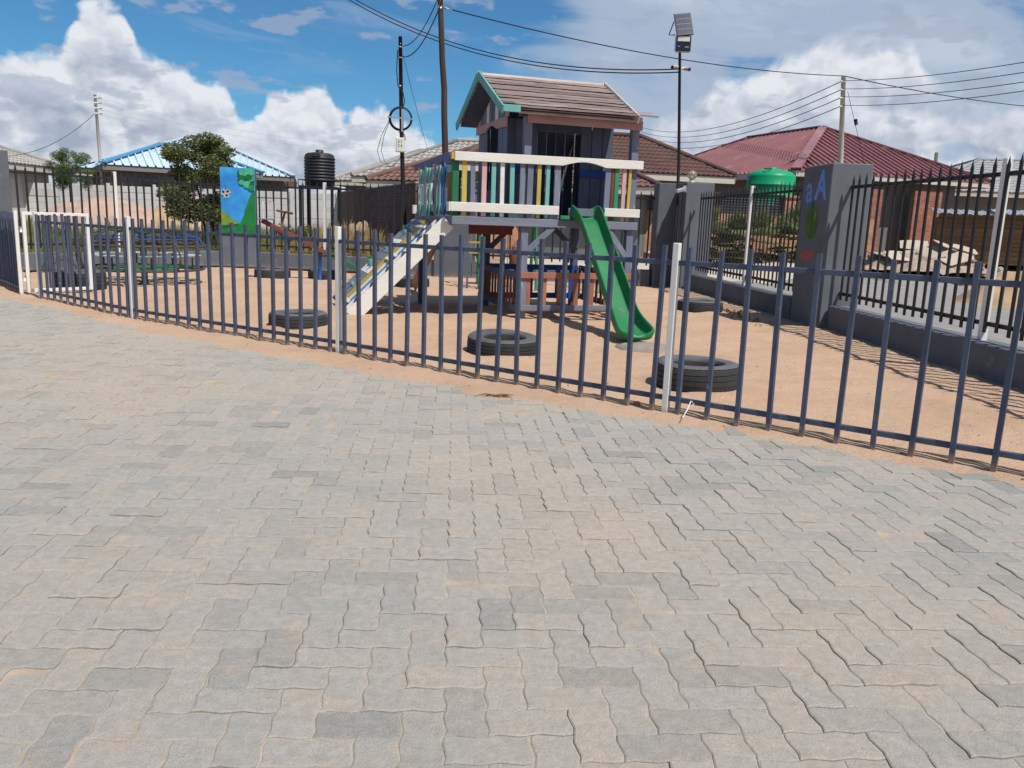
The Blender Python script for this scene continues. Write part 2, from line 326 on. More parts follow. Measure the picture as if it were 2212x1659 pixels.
def make_ground():
    # one sheet to the horizon
    xs = sorted(set([round(v, 2) for v in np.concatenate([np.linspace(-900, -60, 14), np.linspace(-55, 55, 111), np.linspace(60, 900, 14)])]))
    ys = sorted(set([round(v, 2) for v in np.concatenate([np.linspace(-200, -12, 10), np.linspace(-10, 60, 101), np.linspace(65, 2500, 25)])]))
    vs = []; nx = len(xs)
    for y in ys:
        for x in xs:
            z = terrain(x, y)-.06
            vs.append((x, y, z))
    fs = [(j*nx+i, j*nx+i+1, (j+1)*nx+i+1, (j+1)*nx+i) for j in range(len(ys)-1) for i in range(nx-1)]
    m = mat('veld_soil', (.36, .235, .145), .95, .25, .35, .6, 14, wear=(.10, .115, .045), wear_t=.52, wear_scale=.22)
    o = MB().add(vs, fs, True).build('ground', m); struct(o, 'sandy open ground around the yard and street')

    # sand of the play yard
    m = bpy.data.materials.new('play_sand'); m.use_nodes = True; nt = m.node_tree; N = nt.nodes; L = nt.links; b = N['Principled BSDF']
    b.inputs['Roughness'].default_value = .97; b.inputs['Specular IOR Level'].default_value = .12
    tc = N.new('ShaderNodeTexCoord')
    def nz(s, d=6, r=.6):
        n = N.new('ShaderNodeTexNoise'); L.new(tc.outputs['Object'], n.inputs['Vector']); n.inputs['Scale'].default_value = s; n.inputs['Detail'].default_value = d; n.inputs['Roughness'].default_value = r; return n.outputs[0]
    def rmp(f, stops):
        r = N.new('ShaderNodeValToRGB'); L.new(f, r.inputs[0])
        while len(r.color_ramp.elements) < len(stops): r.color_ramp.elements.new(.5)
        for k, (p, c) in enumerate(stops): r.color_ramp.elements[k].position = p; r.color_ramp.elements[k].color = (*c, 1)
        return r.outputs[0]
    a = rmp(nz(.9, 8, .62), [(.28, (.43, .288, .195)), (.5, (.505, .347, .24)), (.75, (.555, .39, .277))])
    g2 = rmp(nz(90, 3, .7), [(.30, (.62, .60, .58)), (.46, (1, 1, 1)), (.8, (1.10, 1.08, 1.05))])
    mx = N.new('ShaderNodeMix'); mx.data_type = 'RGBA'; mx.blend_type = 'MULTIPLY'; mx.inputs[0].default_value = .75; L.new(a, mx.inputs[6]); L.new(g2, mx.inputs[7])
    # scattered dark grit
    vo = N.new('ShaderNodeTexVoronoi'); L.new(tc.outputs['Object'], vo.inputs['Vector']); vo.inputs['Scale'].default_value = 16
    sp = N.new('ShaderNodeMapRange'); L.new(vo.outputs['Distance'], sp.inputs[0]); sp.inputs[1].default_value = .10; sp.inputs[2].default_value = .07
    ms = N.new('ShaderNodeMapRange'); L.new(nz(2.2, 4), ms.inputs[0]); ms.inputs[1].default_value = .5; ms.inputs[2].default_value = .62
    mm = N.new('ShaderNodeMath'); mm.operation = 'MULTIPLY'; L.new(sp.outputs[0], mm.inputs[0]); L.new(ms.outputs[0], mm.inputs[1])
    m2 = N.new('ShaderNodeMix'); m2.data_type = 'RGBA'; L.new(mm.outputs[0], m2.inputs[0]); L.new(mx.outputs[2], m2.inputs[6]); m2.inputs[7].default_value = (.22, .14, .09, 1)
    L.new(m2.outputs[2], b.inputs['Base Color'])
    hs = N.new('ShaderNodeMath'); hs.operation = 'MULTIPLY_ADD'; L.new(nz(9, 8, .68), hs.inputs[0]); hs.inputs[1].default_value = 2.2; L.new(nz(70, 4, .7), hs.inputs[2])
    bp = N.new('ShaderNodeBump'); bp.inputs['Strength'].default_value = .75; bp.inputs['Distance'].default_value = .018; L.new(hs.outputs[0], bp.inputs['Height']); L.new(bp.outputs[0], b.inputs['Normal'])
    MATS['sand'] = m
    step = .08; x0, x1, y0, y1 = -12.5, 5.3, 1.6, 19.9
    nx = int((x1-x0)/step)+1; ny = int((y1-y0)/step)+1; vs = []; keep = {}
    for j in range(ny):
        for i in range(nx):
            x = x0+i*step; y = y0+j*step; vs.append((x, y, sand_z(x, y)))
    fs = []
    for j in range(ny-1):
        for i in range(nx-1):
            x = x0+i*step; y = y0+j*step
            if y+step < polyline_y(EDGE, x)-.9: continue
            if x > 4.75-.09*(y-6): continue
            if y > 20.6-.19*(x+7) and x > -7: continue
            if x < -6.6 and y > 19.5+1.36*(x+7.0)+.3: continue
            fs.append((j*nx+i, j*nx+i+1, (j+1)*nx+i+1, (j+1)*nx+i))
    me = MB().add(vs, fs, True).mesh('sand_yard')
    bm = bmesh.new(); bm.from_mesh(me); bmesh.ops.delete(bm, geom=[v for v in bm.verts if not v.link_faces], context='VERTS'); bm.to_mesh(me); bm.free()
    struct(place('sand_yard', me, m), 'raked orange play sand inside the picket fence')
make_ground()

def make_paving():
    A = .1135; amp = .0062; ROT = radians(4.3); gap = .0015
    R = Matrix.Rotation(ROT, 3, 'Z')
    # material
    m = bpy.data.materials.new('paver_concrete'); m.use_nodes = True; nt = m.node_tree; N = nt.nodes; L = nt.links; b = N['Principled BSDF']
    b.inputs['Roughness'].default_value = .93; b.inputs['Specular IOR Level'].default_value = .2
    geo = N.new('ShaderNodeNewGeometry'); oi = N.new('ShaderNodeObjectInfo'); at = N.new('ShaderNodeAttribute'); at.attribute_name = 'rnd'
    rnd = N.new('ShaderNodeMath'); rnd.operation = 'ADD'; L.new(oi.outputs['Random'], rnd.inputs[0]); L.new(at.outputs['Fac'], rnd.inputs[1])
    fr = N.new('ShaderNodeMath'); fr.operation = 'FRACT'; L.new(rnd.outputs[0], fr.inputs[0])
    def nz(s, d=5, r=.6):
        n = N.new('ShaderNodeTexNoise'); L.new(geo.outputs['Position'], n.inputs['Vector']); n.inputs['Scale'].default_value = s; n.inputs['Detail'].default_value = d; n.inputs['Roughness'].default_value = r; return n.outputs[0]
    def rmp(f, stops):
        r = N.new('ShaderNodeValToRGB'); L.new(f, r.inputs[0])
        while len(r.color_ramp.elements) < len(stops): r.color_ramp.elements.new(.5)
        for k, (p, c) in enumerate(stops): r.color_ramp.elements[k].position = p; r.color_ramp.elements[k].color = (*c, 1)
        return r.outputs[0]
    def mix(f, a, c, blend='MIX'):
        x = N.new('ShaderNodeMix'); x.data_type = 'RGBA'; x.blend_type = blend
        if isinstance(f, float): x.inputs[0].default_value = f
        else: L.new(f, x.inputs[0])
        L.new(a, x.inputs[6])
        if isinstance(c, tuple): x.inputs[7].default_value = (*c, 1)
        else: L.new(c, x.inputs[7])
        return x.outputs[2]
    base = rmp(fr.outputs[0], [(0, (.275, .27, .252)), (.08, (.31, .303, .282)), (.35, (.345, .334, .308)), (.7, (.36, .342, .313)), (.93, (.378, .35, .316)), (1, (.335, .322, .296))])
    # broad zones: dustier centre, greener grey towards the left and the front
    dust = N.new('ShaderNodeMapRange'); dust.interpolation_type = 'SMOOTHSTEP'; L.new(nz(.42, 4, .55), dust.inputs[0]); dust.inputs[1].default_value = .40; dust.inputs[2].default_value = .66
    base = mix(dust.outputs[0], base, mix(.5, base, (.45, .375, .30)))
    # sandy film collected in patches on the stones
    sp = N.new('ShaderNodeMapRange'); sp.interpolation_type = 'SMOOTHSTEP'; L.new(nz(5.5, 6, .62), sp.inputs[0]); sp.inputs[1].default_value = .50; sp.inputs[2].default_value = .76
    sm = N.new('ShaderNodeMath'); sm.operation = 'MULTIPLY'; L.new(sp.outputs[0], sm.inputs[0]); sm.inputs[1].default_value = .38
    base = mix(sm.outputs[0], base, (.50, .37, .26))
    grain = rmp(nz(330, 3, .75), [(.30, (.45, .45, .46)), (.46, (.97, .97, .97)), (.70, (1.3, 1.28, 1.25))])
    base = mix(.8, base, grain, 'MULTIPLY')
    blot = rmp(nz(26, 5, .6), [(.3, (.86, .86, .85)), (.7, (1.08, 1.07, 1.06))])
    base = mix(1.0, base, blot, 'MULTIPLY')
    L.new(base, b.inputs['Base Color'])
    hs = N.new('ShaderNodeMath'); hs.operation = 'MULTIPLY_ADD'; L.new(nz(60, 5, .7), hs.inputs[0]); hs.inputs[1].default_value = 1.6; L.new(nz(260, 4, .75), hs.inputs[2])
    bp = N.new('ShaderNodeBump'); bp.inputs['Strength'].default_value = .8; bp.inputs['Distance'].default_value = .0045; L.new(hs.outputs[0], bp.inputs['Height']); L.new(bp.outputs[0], b.inputs['Normal'])
    # bedding sheet under the stones
    base_m = mat('joint_sand', (.40, .325, .245), .97, .2, 9, .5, 120)
    bed = MB(); pts = [(-16, -1.5), (8, -1.5)]+[(x, y+.8) for x, y in EDGE[::-1] if -14 < x < 9]+[(-16, 21)]
    # outline as a fan of quads sampled along x
    xs = np.linspace(-16, 8, 60)
    vs = [(x, -1.5, -.0050) for x in xs]+[(x, min(21, polyline_y(EDGE, x)+.9), -.0050) for x in xs]
    n = len(xs)
    bed.add(vs, [(i, i+1, n+i+1, n+i) for i in range(n-1)])
    root = bed.build('paved_yard', base_m); struct(root, 'zigzag interlocking grey pavers with sandy joints')

    def wave(t): return amp*sin(2*pi*t)*(1-.25*abs(sin(2*pi*t)))
    SEG = 4
    def hedge(i, j):   # unit edge (i,j)->(i+1,j)
        return [Vector((i+k/SEG, j+wave(k/SEG)/A, 0)) for k in range(SEG)]
    def vedge(i, j):   # unit edge (i,j)->(i,j+1)
        return [Vector((i+wave(k/SEG)/A, j+k/SEG, 0)) for k in range(SEG)]
    def rev(e, end): return [end]+e[:0:-1]
    def outline(hor):
        w, h = (2, 1) if hor else (1, 2); o = []
        for i in range(w): o += hedge(i, 0)
        for j in range(h): o += vedge(w, j)
        for i in range(w-1, -1, -1): o += rev(hedge(i, h), Vector((i+1, h, 0)))
        for j in range(h-1, -1, -1): o += rev(vedge(0, j), Vector((0, j+1, 0)))
        c = Vector((w/2, h/2, 0))
        o = [(p-c)*A for p in o]
        # drop collinear-ish doubles, shrink for the joint
        cen = Vector((0, 0, 0)); out = []
        m_ = len(o)
        for k, p in enumerate(o):
            t = (o[(k+1) % m_]-o[k-1]).normalized(); nrm = Vector((-t.y, t.x, 0)); out.append(p+nrm*gap)
        return out
    OUT = {True: outline(True), False: outline(False)}
    def brick_geo(hor, rs):
        o = OUT[hor]; n = len(o); ch = .0042
        jit = [rs.uniform(-.0012, .0026)*(1 if rs.random() < .6 else .2) for _ in range(n)]
        inn = []
        for k, p in enumerate(o):
            t = (o[(k+1) % n]-o[k-1]).normalized(); nrm = Vector((-t.y, t.x, 0)); inn.append(p+nrm*(ch+jit[k]))
        vs = [Vector((p.x, p.y, 0)) for p in inn]+[Vector((p.x, p.y, -.0026)) for p in o]+[Vector((p.x, p.y, -.022)) for p in o]
        fs = [tuple(range(n))]
        for k in range(n):
            l = (k+1) % n
            fs += [(k, n+k, n+l, l), (n+k, 2*n+k, 2*n+l, n+l)]
        return vs, fs
    rs = random.Random(3)
    protos = {}
    for hor in (True, False):
        for q in range(4):
            vs, fs = brick_geo(hor, rs); me = MB().add(vs, fs).mesh('brick'); me.materials.append(m); protos[(hor, q)] = me
    cells = []
    for i in range(-130, 90):
        for j in range(-10, 140):
            k = (i-j) % 4
            if k == 0: hor, c = True, Vector((i+1, j+.5, 0))
            elif k == 2: hor, c = False, Vector((i+.5, j, 0))
            else: continue
            p = R @ (c*A)
            e = p.y-polyline_y(EDGE, p.x)
            if e > .30 or p.y < .9 or p.x < -13 or p.x > 6.5: continue
            if abs(p.x)-1.1 > .78*(p.y+.6): continue
            cells.append((hor, p))
    def shown(p):
        v = p-Vector((0, 0, CAMZ)); D = v.dot(fw)
        if D < .1: return 0
        x = 824*v.dot(rt)/D; y = 824*v.dot(up)/D
        if abs(x) > 500 or y < -376 or y > 384: return 0
        return 1/D**3
    cells.sort(key=lambda c: -shown(c[1]))
    stuff = MB(); rndv = []
    for idx, (hor, p) in enumerate(cells):
        dz = rs.gauss(0, .0017)+.0028*fbm(p.x*.9, p.y*.9, 4); tx = rs.gauss(0, .0085); ty = rs.gauss(0, .0085)
        if rs.random() < .05: dz += rs.uniform(.002, .004)
        M = Matrix.Translation((p.x, p.y, dz)) @ Matrix.Rotation(ROT+rs.gauss(0, .006), 4, 'Z') @ Matrix.Rotation(tx, 4, 'X') @ Matrix.Rotation(ty, 4, 'Y')
        if idx < 300:
            place('brick', protos[(hor, rs.randrange(4))], m, root, M=M)
        else:
            me = protos[(hor, rs.randrange(4))]
            stuff.add([M @ v.co for v in me.vertices], [tuple(f.vertices) for f in me.polygons])
            r_ = rs.random(); rndv += [r_]*len(me.polygons)
    o = stuff.build('brick_field', m, root); o['kind'] = 'stuff'
    a = o.data.attributes.new('rnd', 'FLOAT', 'FACE'); a.data.foreach_set('value', rndv)
make_paving()

# ------------------------------------------------------------------ street
def make_street():
    asph = mat('old_asphalt', (.27, .26, .245), .95, .15, 2.5, .5, 90, wear=(.40, .31, .23), wear_t=.60, wear_scale=1.3)
    pavs = mat('street_paving', (.42, .37, .31), .95, .14, 3, .4, 60, wear=(.48, .37, .27), wear_t=.58, wear_scale=1.6)
    def strip(name, label, pts0, pts1, m, lift, n=40):
        vs = []; k = len(pts0)
        for row in range(7):
            t = row/6
            for a, b_ in zip(pts0, pts1):
                x = a[0]+(b_[0]-a[0])*t; y = a[1]+(b_[1]-a[1])*t; vs.append((x, y, max(0, terrain(x, y))+lift))
        fs = [(r*k+i, r*k+i+1, (r+1)*k+i+1, (r+1)*k+i) for r in range(6) for i in range(k-1)]
        return struct(MB().add(vs, fs, True).build(name, m), label)
    def line(p, q, n=24): return [(p[0]+(q[0]-p[0])*i/n, p[1]+(q[1]-p[1])*i/n) for i in range(n+1)]
    strip('road', 'grey road outside the right wall', line((6.3, -4), (4.9, 20.6)), line((12.6, -4), (11.2, 24)), asph, .012)
    strip('pavement', 'pale paved street behind the corner pillars', line((-1.0, 20.4), (6.2, 20.2), 16), line((0, 25.2), (11.2, 26.6), 16), pavs, .016)
make_street()

# ------------------------------------------------------------------ low picket fence
def chamfer_bar(w, h, z0, z1):
    return MB().box(-w/2, w/2, -h/2, h/2, z0, z1)
PKB = chamfer_bar(.030, .030, -.04, 1.185)
for z_ in (1.075, .115):
    for sx_ in (-1, 1): PKB.lathe([(.0005, .012), (.007, .006), (.008, -.004), (.0005, -.012)], 6, (sx_*.0165, .010, z_+.006))
PK = PKB.mesh('picket', .003); PK.materials.append(FENCE)
PO = chamfer_bar(.046, .046, -.05, 1.21).mesh('post', .004); PO.materials.append(WHITE)
def fence_run(root, pts, counts, posts=True):
    rs = random.Random(11)
    o0 = root.location
    for k, ((x0, y0), (x1, y1)) in enumerate(zip(pts, pts[1:])):
        L_, a = seg((x0, y0), (x1, y1)); n = counts[k]
        if posts and k == 0: place('post', PO, WHITE, root, (x0-o0.x, y0-o0.y, 0), a)
        if posts: place('post', PO, WHITE, root, (x1-o0.x, y1-o0.y, 0), a)
        d = Vector((cos(a), sin(a), 0)); nrm = Vector((-sin(a), cos(a), 0))
        for z, hh in ((1.075, .036), (.115, .036)):
            p = Vector((x0-o0.x, y0-o0.y, z))+d*.023; q = Vector((x1-o0.x, y1-o0.y, z))-d*.023
            MB().bar(p, q, .026, hh).build('rail', FENCE, root, .003)
        e = .10*L_/3.4
        for i in range(n):
            s = e+(L_-2*e)*i/(n-1)
            if 0 < i < n-1: s += 0
            p = d*s-nrm*.0175
            o = place('picket', PK, FENCE, root, (x0-o0.x+p.x, y0-o0.y+p.y, rs.gauss(0, .006)), a)
            o.rotation_euler = (rs.gauss(0, .005), rs.gauss(0, .009), a+rs.gauss(0, .05))
FP = [(-6.72, 11.66), (-4.56, 9.80), (-1.68, 7.84), (1.11, 5.79), (3.93, 3.74), (5.2, 2.82)]
fr = thing('picket_fence', 'long low blue grey steel picket fence with white posts beside the paving', 'fence', (-6.72, 11.66, 0))
fence_run(fr, FP, [13, 17, 17, 16, 8])
# a bit of white string tied to the lower rail right of a post
MBs = MB(); MBs.tube([(1.27, 5.66, .115), (1.25, 5.62, .13), (1.22, 5.56, .09), (1.17, 5.47, .045)], .0035, 6); MBs.tube([(1.275, 5.67, .13), (1.285, 5.65, .11), (1.27, 5.65, .10)], .003, 6)
tag(MBs.build('string', WHITE), 'white string tied to the lower fence rail beside a white post', 'string')
fl = thing('picket_fence', 'short blue grey picket fence left of the white gate, seen end on', 'fence', (-7.20, 12.0, 0))
LF = [(-7.20, 12.0), (-8.75, 13.75), (-10.3, 15.5)]
fence_run(fl, LF, [13, 13])

def make_gate():
    gx, gy = -7.13, 12.03; a = atan2(.66, .56)
    g = thing('garden_gate', 'open white framed gate with blue grey pickets at the fence end', 'gate', (gx, gy, 0), a)
    w = .93; f = MB()
    f.box(0, .045, -.02, .02, .05, 1.20); f.box(w-.045, w, -.02, .02, .05, 1.20); f.box(.045, w-.045, -.02, .02, 1.155, 1.20); f.box(.045, w-.045, -.02, .02, .05, .095)
    f.build('gate_frame', WHITE, g, .003)
    for i in range(1, 6):
        x = .045+(w-.09)*i/6
        MB().box(x-.014, x+.014, -.012, .012, .095, 1.155).build('picket', FENCE, g)
    for z in (.25, .95): MB().tube([(-.02, 0, z-.04), (-.02, 0, z+.04)], .016, 8).build('hinge', WHITE, g)
make_gate()

# ------------------------------------------------------------------ boundary walls, pillars and black palisade
PAL = MB()
PAL.bar((0, 0, .45), (0, 0, 1.98), .036, .016)
PAL.add([(-.016, -.007, 1.98), (.016, -.007, 1.98), (.016, .007, 1.98), (-.016, .007, 1.98), (0, 0, 2.06)], [(0, 1, 4), (1, 2, 4), (2, 3, 4), (3, 0, 4)])
PALM = PAL.mesh('picket'); PALM.materials.append(BLACK)
def palisade(label, p, q, n, posts=(), zo=0):
    L_, a = seg(p, q); t = thing('palisade_fence', label, 'fence', (p[0], p[1], zo), a)
    rs = random.Random(int(L_*100))
    for z in (1.90, .53): MB().box(0, L_, .009, .045, z-.02, z+.02).build('rail', BLACK, t, .002)
    for i in range(n):
        o = place('picket', PALM, BLACK, t, (L_*(i+.5)/n, 0, rs.gauss(0, .006))); o.rotation_euler = (0, rs.gauss(0, .005), rs.gauss(0, .03))
    for x in posts:
        MB().box(x-.032, x+.032, -.012, .052, .36, 2.04).build('post', WHITE, t, .004)
        MB().tube([(x, .02, .37), (x+.02, .3, -.0)], .012, 6).build('brace', WHITE, t)
    return t
def low_wall(label, p, q, w=.26, h=.37):
    L_, a = seg(p, q); t = thing('low_wall', label, 'wall', (p[0], p[1], 0), a)
    b = MB(); n = max(2, int(L_/.5))
    b.box(0, L_, -w/2, w/2, -.15, h); b.build('wall_body', WALL, t, .012)
    return t
def pillar(name, label, x, y, w, d, h, a):
    t = thing(name, label, 'pillar', (x, y, 0), a)
    MB().box(-w/2, w/2, -d/2, d/2, -.1, h).build('column', WALL, t, .012)
    return t
# right hand side, from the corner towards the camera
RA = (3.70, 17.25); RB = (4.10, 11.95); RC = (4.29, 10.95); RD = (4.66, 2.5)
low_wall('low grey wall with lit top between the corner pillars and the lettered pillar', RB, RA)
low_wall('low grey wall running from the lettered pillar towards the camera', RD, RC)
palisade('black palisade panel between the corner and the lettered pillar, one white post', RA, RB, 32, (2.95,))
palisade('black palisade panel right of the lettered pillar with a white post', (4.27, 10.97), (4.62, 3.2), 42, (3.2,))
pa = pillar('painted_pillar', 'grey pillar painted with a blue letter pair and a green apple', 4.27, 11.45, .54, .94, 2.2, radians(2.5))
pb = pillar('gate_pillar', 'dark grey corner pillar with a globe lamp and small camera', 3.70, 17.72, .58, .70, 2.22, radians(3))
pc = pillar('gate_pillar', 'grey corner pillar just left of the globe lamp pillar', 3.22, 18.25, .52, .5, 2.22, radians(3))
# back
BM = (-6.62, 20.05); B2 = (-1.42, 19.05); B3 = (2.95, 18.28); BL = (-9.95, 15.9)
low_wall('low grey wall behind the roundabout at the left', (BL[0]+.2, BL[1]+.25), (-6.95, 20.0))
low_wall('low grey wall behind the seesaw between mural pillar and tower', (-6.2, 20.0), (-1.85, 19.12))
low_wall('low grey wall behind the play tower', (-1.0, 18.95), B3)
palisade('black palisade panel behind the roundabout left of the mural pillar, white post', (-9.82, 16.05), (-6.98, 19.95), 28, (2.2,))
palisade('black palisade panel behind the seesaw right of the mural pillar, white post', (-6.25, 20.02), (-1.85, 19.14), 24, (1.75,))
palisade('black palisade panel behind the play tower up to the corner pillars', (-1.0, 18.97), (2.95, 18.3), 21, ())
pm = pillar('mural_pillar', 'grey pillar with a painted mural of blue sky, green bushes and a ball', -6.64, 20.02, .78, .5, 2.31, radians(13))
p2 = pillar('grey_pillar', 'plain grey pillar half hidden behind the climbing ramp', -1.42, 19.1, .86, .5, 1.99, radians(-9))
pl = pillar('grey_pillar', 'plain grey pillar cut off by the left edge behind the gate', -9.90, 15.72, .6, .5, 2.27, radians(50))

def disc(cx, cy, rx, ry=None, n=28, wob=0, seed=0):
    ry = ry or rx; rs = random.Random(seed)
    return [(cx+rx*cos(2*pi*k/n)*(1+wob*rs.uniform(-1, 1)), cy+ry*sin(2*pi*k/n)*(1+wob*rs.uniform(-1, 1))) for k in range(n)]
def flat(poly, M, name, m, parent, th=.0012):
    return MB().prism(poly, M, th).build(name, m, parent)
def make_mural():
    sky_m = mat('mural_blue', (.02, .22, .62), .7, .18, 2.5, .2, 60, c2=(.05, .36, .78))
    gm = mat('mural_green', (.012, .20, .05), .7, .3, 5, .2, 60); gd = mat('mural_dark_green', (.006, .11, .03), .7, .3, 5)
    gl = mat('mural_mint', (.06, .40, .22), .7, .3, 8); yg = mat('mural_lime', (.19, .30, .04), .7, .35, 6)
    gr = mat('mural_ball', (.45, .47, .50), .7, .2, 8); bk = mat('mural_black', (.025, .02, .03), .7, .2)
    # front face of the column: local y = -d/2, x to the right, z up
    def F(off): return Matrix(((1, 0, 0, 0), (0, 0, -1, -.25-off), (0, 1, 0, 0), (0, 0, 0, 1)))
    mu = flat([(-.388, .79), (.388, .79), (.388, 2.308), (-.388, 2.308)], F(.001), 'mural', sky_m, pm)
    flat([(-.386, .795), (.386, .795), (.386, .98), (.1, 1.03), (-.15, 1.04), (-.386, .96)], F(.004), 'painted_lawn', gm, mu)
    flat([(.386, .96), (.386, 1.80), (.33, 1.78), (.27, 1.66), (.24, 1.60), (.20, 1.48), (.15, 1.36), (.12, 1.22), (.06, 1.10), (.02, 1.0)], F(.007), 'painted_hill', gm, mu)
    flat([(-.386, .93), (-.2, .96), (0, 1.02), (-.06, 1.08), (-.2, 1.18), (-.3, 1.30), (-.386, 1.33)], F(.010), 'painted_hill', yg, mu)
    flat([(-.386, .91), (-.386, .98), (-.2, 1.0), (.02, 1.03), (-.12, .965)], F(.013), 'painted_shade', gd, mu)
    for k, (x, y, r, mm) in enumerate([(.12, 2.16, .10, gd), (.30, 2.18, .085, gd), (.28, 2.02, .10, gd), (.14, 2.20, .08, gl), (.27, 2.22, .085, gl), (.10, 2.07, .07, gd), (.22, 1.93, .075, gl), (.335, 1.92, .05, gd), (.09, 1.98, .05, gl), (.31, 2.07, .06, gl), (.32, 1.86, .055, gm), (.25, 2.10, .06, gd)]):
        x = min(x, .383-r*1.36)
        flat([(px, min(py, 2.305)) for px, py in disc(x, y, r*1.25, r*1.15, 20, .08, k)], F(.016+.0013*k), 'painted_leaf_clump', mm, mu)
    b_ = flat(disc(-.27, 1.72, .108), F(.004), 'painted_ball', gr, mu)
    for x, y, r in ((-.325, 1.75, .033), (-.225, 1.765, .033), (-.25, 1.67, .030), (-.345, 1.66, .02), (-.27, 1.815, .018), (-.18, 1.70, .018)):
        flat(disc(x, y, r, n=6), F(.008), 'ball_patch', bk, b_)
make_mural()

def text_mesh(s, size, ext, offset=0):
    c = bpy.data.curves.new('lettering', 'FONT'); c.body = s; c.size = size; c.extrude = ext; c.offset = offset; c.align_x = 'CENTER'; c.resolution_u = 3
    o = bpy.data.objects.new('tmp', c); col.objects.link(o); dg = bpy.context.evaluated_depsgraph_get(); dg.update()
    me = bpy.data.meshes.new_from_object(o.evaluated_get(dg)); bpy.data.objects.remove(o); bpy.data.curves.remove(c)
    return me
def make_aA():
    bl = mat('paint_letter_blue', (.15, .28, .70), .7, .2, 14); gn = mat('paint_apple_green', (.07, .15, .02), .7, .3, 9); rd = mat('paint_letter_red', (.48, .10, .09), .75, .35, 20)
    hl = mat('paint_apple_shine', (.16, .24, .07), .7, .1); lf = mat('paint_leaf', (.03, .15, .11), .7, .3, 20); dk = mat('paint_outline', (.012, .02, .008), .7, .1)
    # left face of the column: local x = -w/2; text x runs towards the camera (-y), z up
    def F(y, z, off=.0, rot=0, sx=1):
        B = Matrix(((0, 0, -1, -.27-off), (-1, 0, 0, y), (0, 1, 0, z), (0, 0, 0, 1)))
        return B @ Matrix.Rotation(rot, 4, 'Z') @ Matrix.Diagonal((sx, 1, 1, 1))
    a = place('letter', text_mesh('a', .52, .0015, .010), bl, pa, M=F(.21, 1.72, .002, radians(-3), 1.05))
    A_ = place('letter', text_mesh('A', .54, .0015, .012), bl, pa, M=F(-.18, 1.75, .002, radians(-3), 1.0))
    place('word', text_mesh('apple', .23, .0012, .006), rd, pa, M=F(.09, .95, .002, radians(2), .86))
    ap = []
    for k in range(48):
        t = 2*pi*k/48; r = .215*(1-.10*max(0, sin(t))**6-.10*max(0, -sin(t))**8)
        x = r*cos(t)*(1.02 if sin(t) > 0 else .98-.20*abs(sin(t))); y = r*sin(t)*1.13
        y -= .05*math.exp(-(x/.06)**2)*(1 if y > 0 else -.5)
        ap.append((x, y))
    apple = flat(ap, F(.02, 1.42, .001), 'painted_apple', gn, pa)
    flat(disc(.10, .12, .035, .055), F(.02, 1.42, .005), 'apple_shine', hl, apple)
    flat([(-.004, .17), (.004, .17), (.004, -.2), (-.004, -.2)], F(.02, 1.42, .005), 'apple_crease', dk, apple)
    flat([(.0, .18), (.008, .18), (.03, .28), (.02, .285)], F(.02, 1.42, .005), 'apple_stem', dk, apple)
    flat([(-.02, .21), (-.12, .20), (-.15, .26), (-.10, .31), (-.03, .30), (-.01, .25)], F(.02, 1.42, .008), 'apple_leaf', lf, apple)
make_aA()

def make_pillar_fittings():
    gl = mat('lamp_glass', (.62, .56, .36), .15, .05, spec=.6); gl.node_tree.nodes['Principled BSDF'].inputs['Transmission Weight'].default_value = .75
    def globe(x, y, z, label, r=.095):
        t = thing('globe_lamp', label, 'lamp', (x, y, z), 0, 'globe lamps on the wall pillars')
        MB().lathe([(.001, 0), (.055, 0), (.055, .03), (.04, .05), (.04, .07), (.001, .07)], 20).build('lamp_base', BOXW, t)
        MB().lathe([(.03, .055)]+[(r*sin(k*pi/12), .07+r-r*cos(k*pi/12)-.01) for k in range(3, 13)], 24).build('glass_globe', gl, t)
        MB().lathe([(.001, .06), (.018, .06), (.03, .10), (.028, .125), (.001, .14)], 16).build('bulb', WHITE, t)
    globe(3.56, 17.55, 2.22, 'clear globe lamp on top of the corner pillar')
    globe(-1.30, 19.1, 1.99, 'clear globe lamp on the pillar behind the tower')
    c = thing('security_camera', 'grey security camera bracketed to the corner pillar', 'camera', (3.36, 17.30, 2.08))
    MB().bar((.02, .02, 0), (-.17, -.13, -.055), .07, .075).build('camera_body', GALV, c, .01)
    MB().box(-.01, .06, .0, .06, -.06, .07).build('bracket', GALV, c)
    MB().tube([(.0, .05, -.06), (-.005, .06, -1.6)], .009, 6).build('conduit', BLACK, c)
make_pillar_fittings()

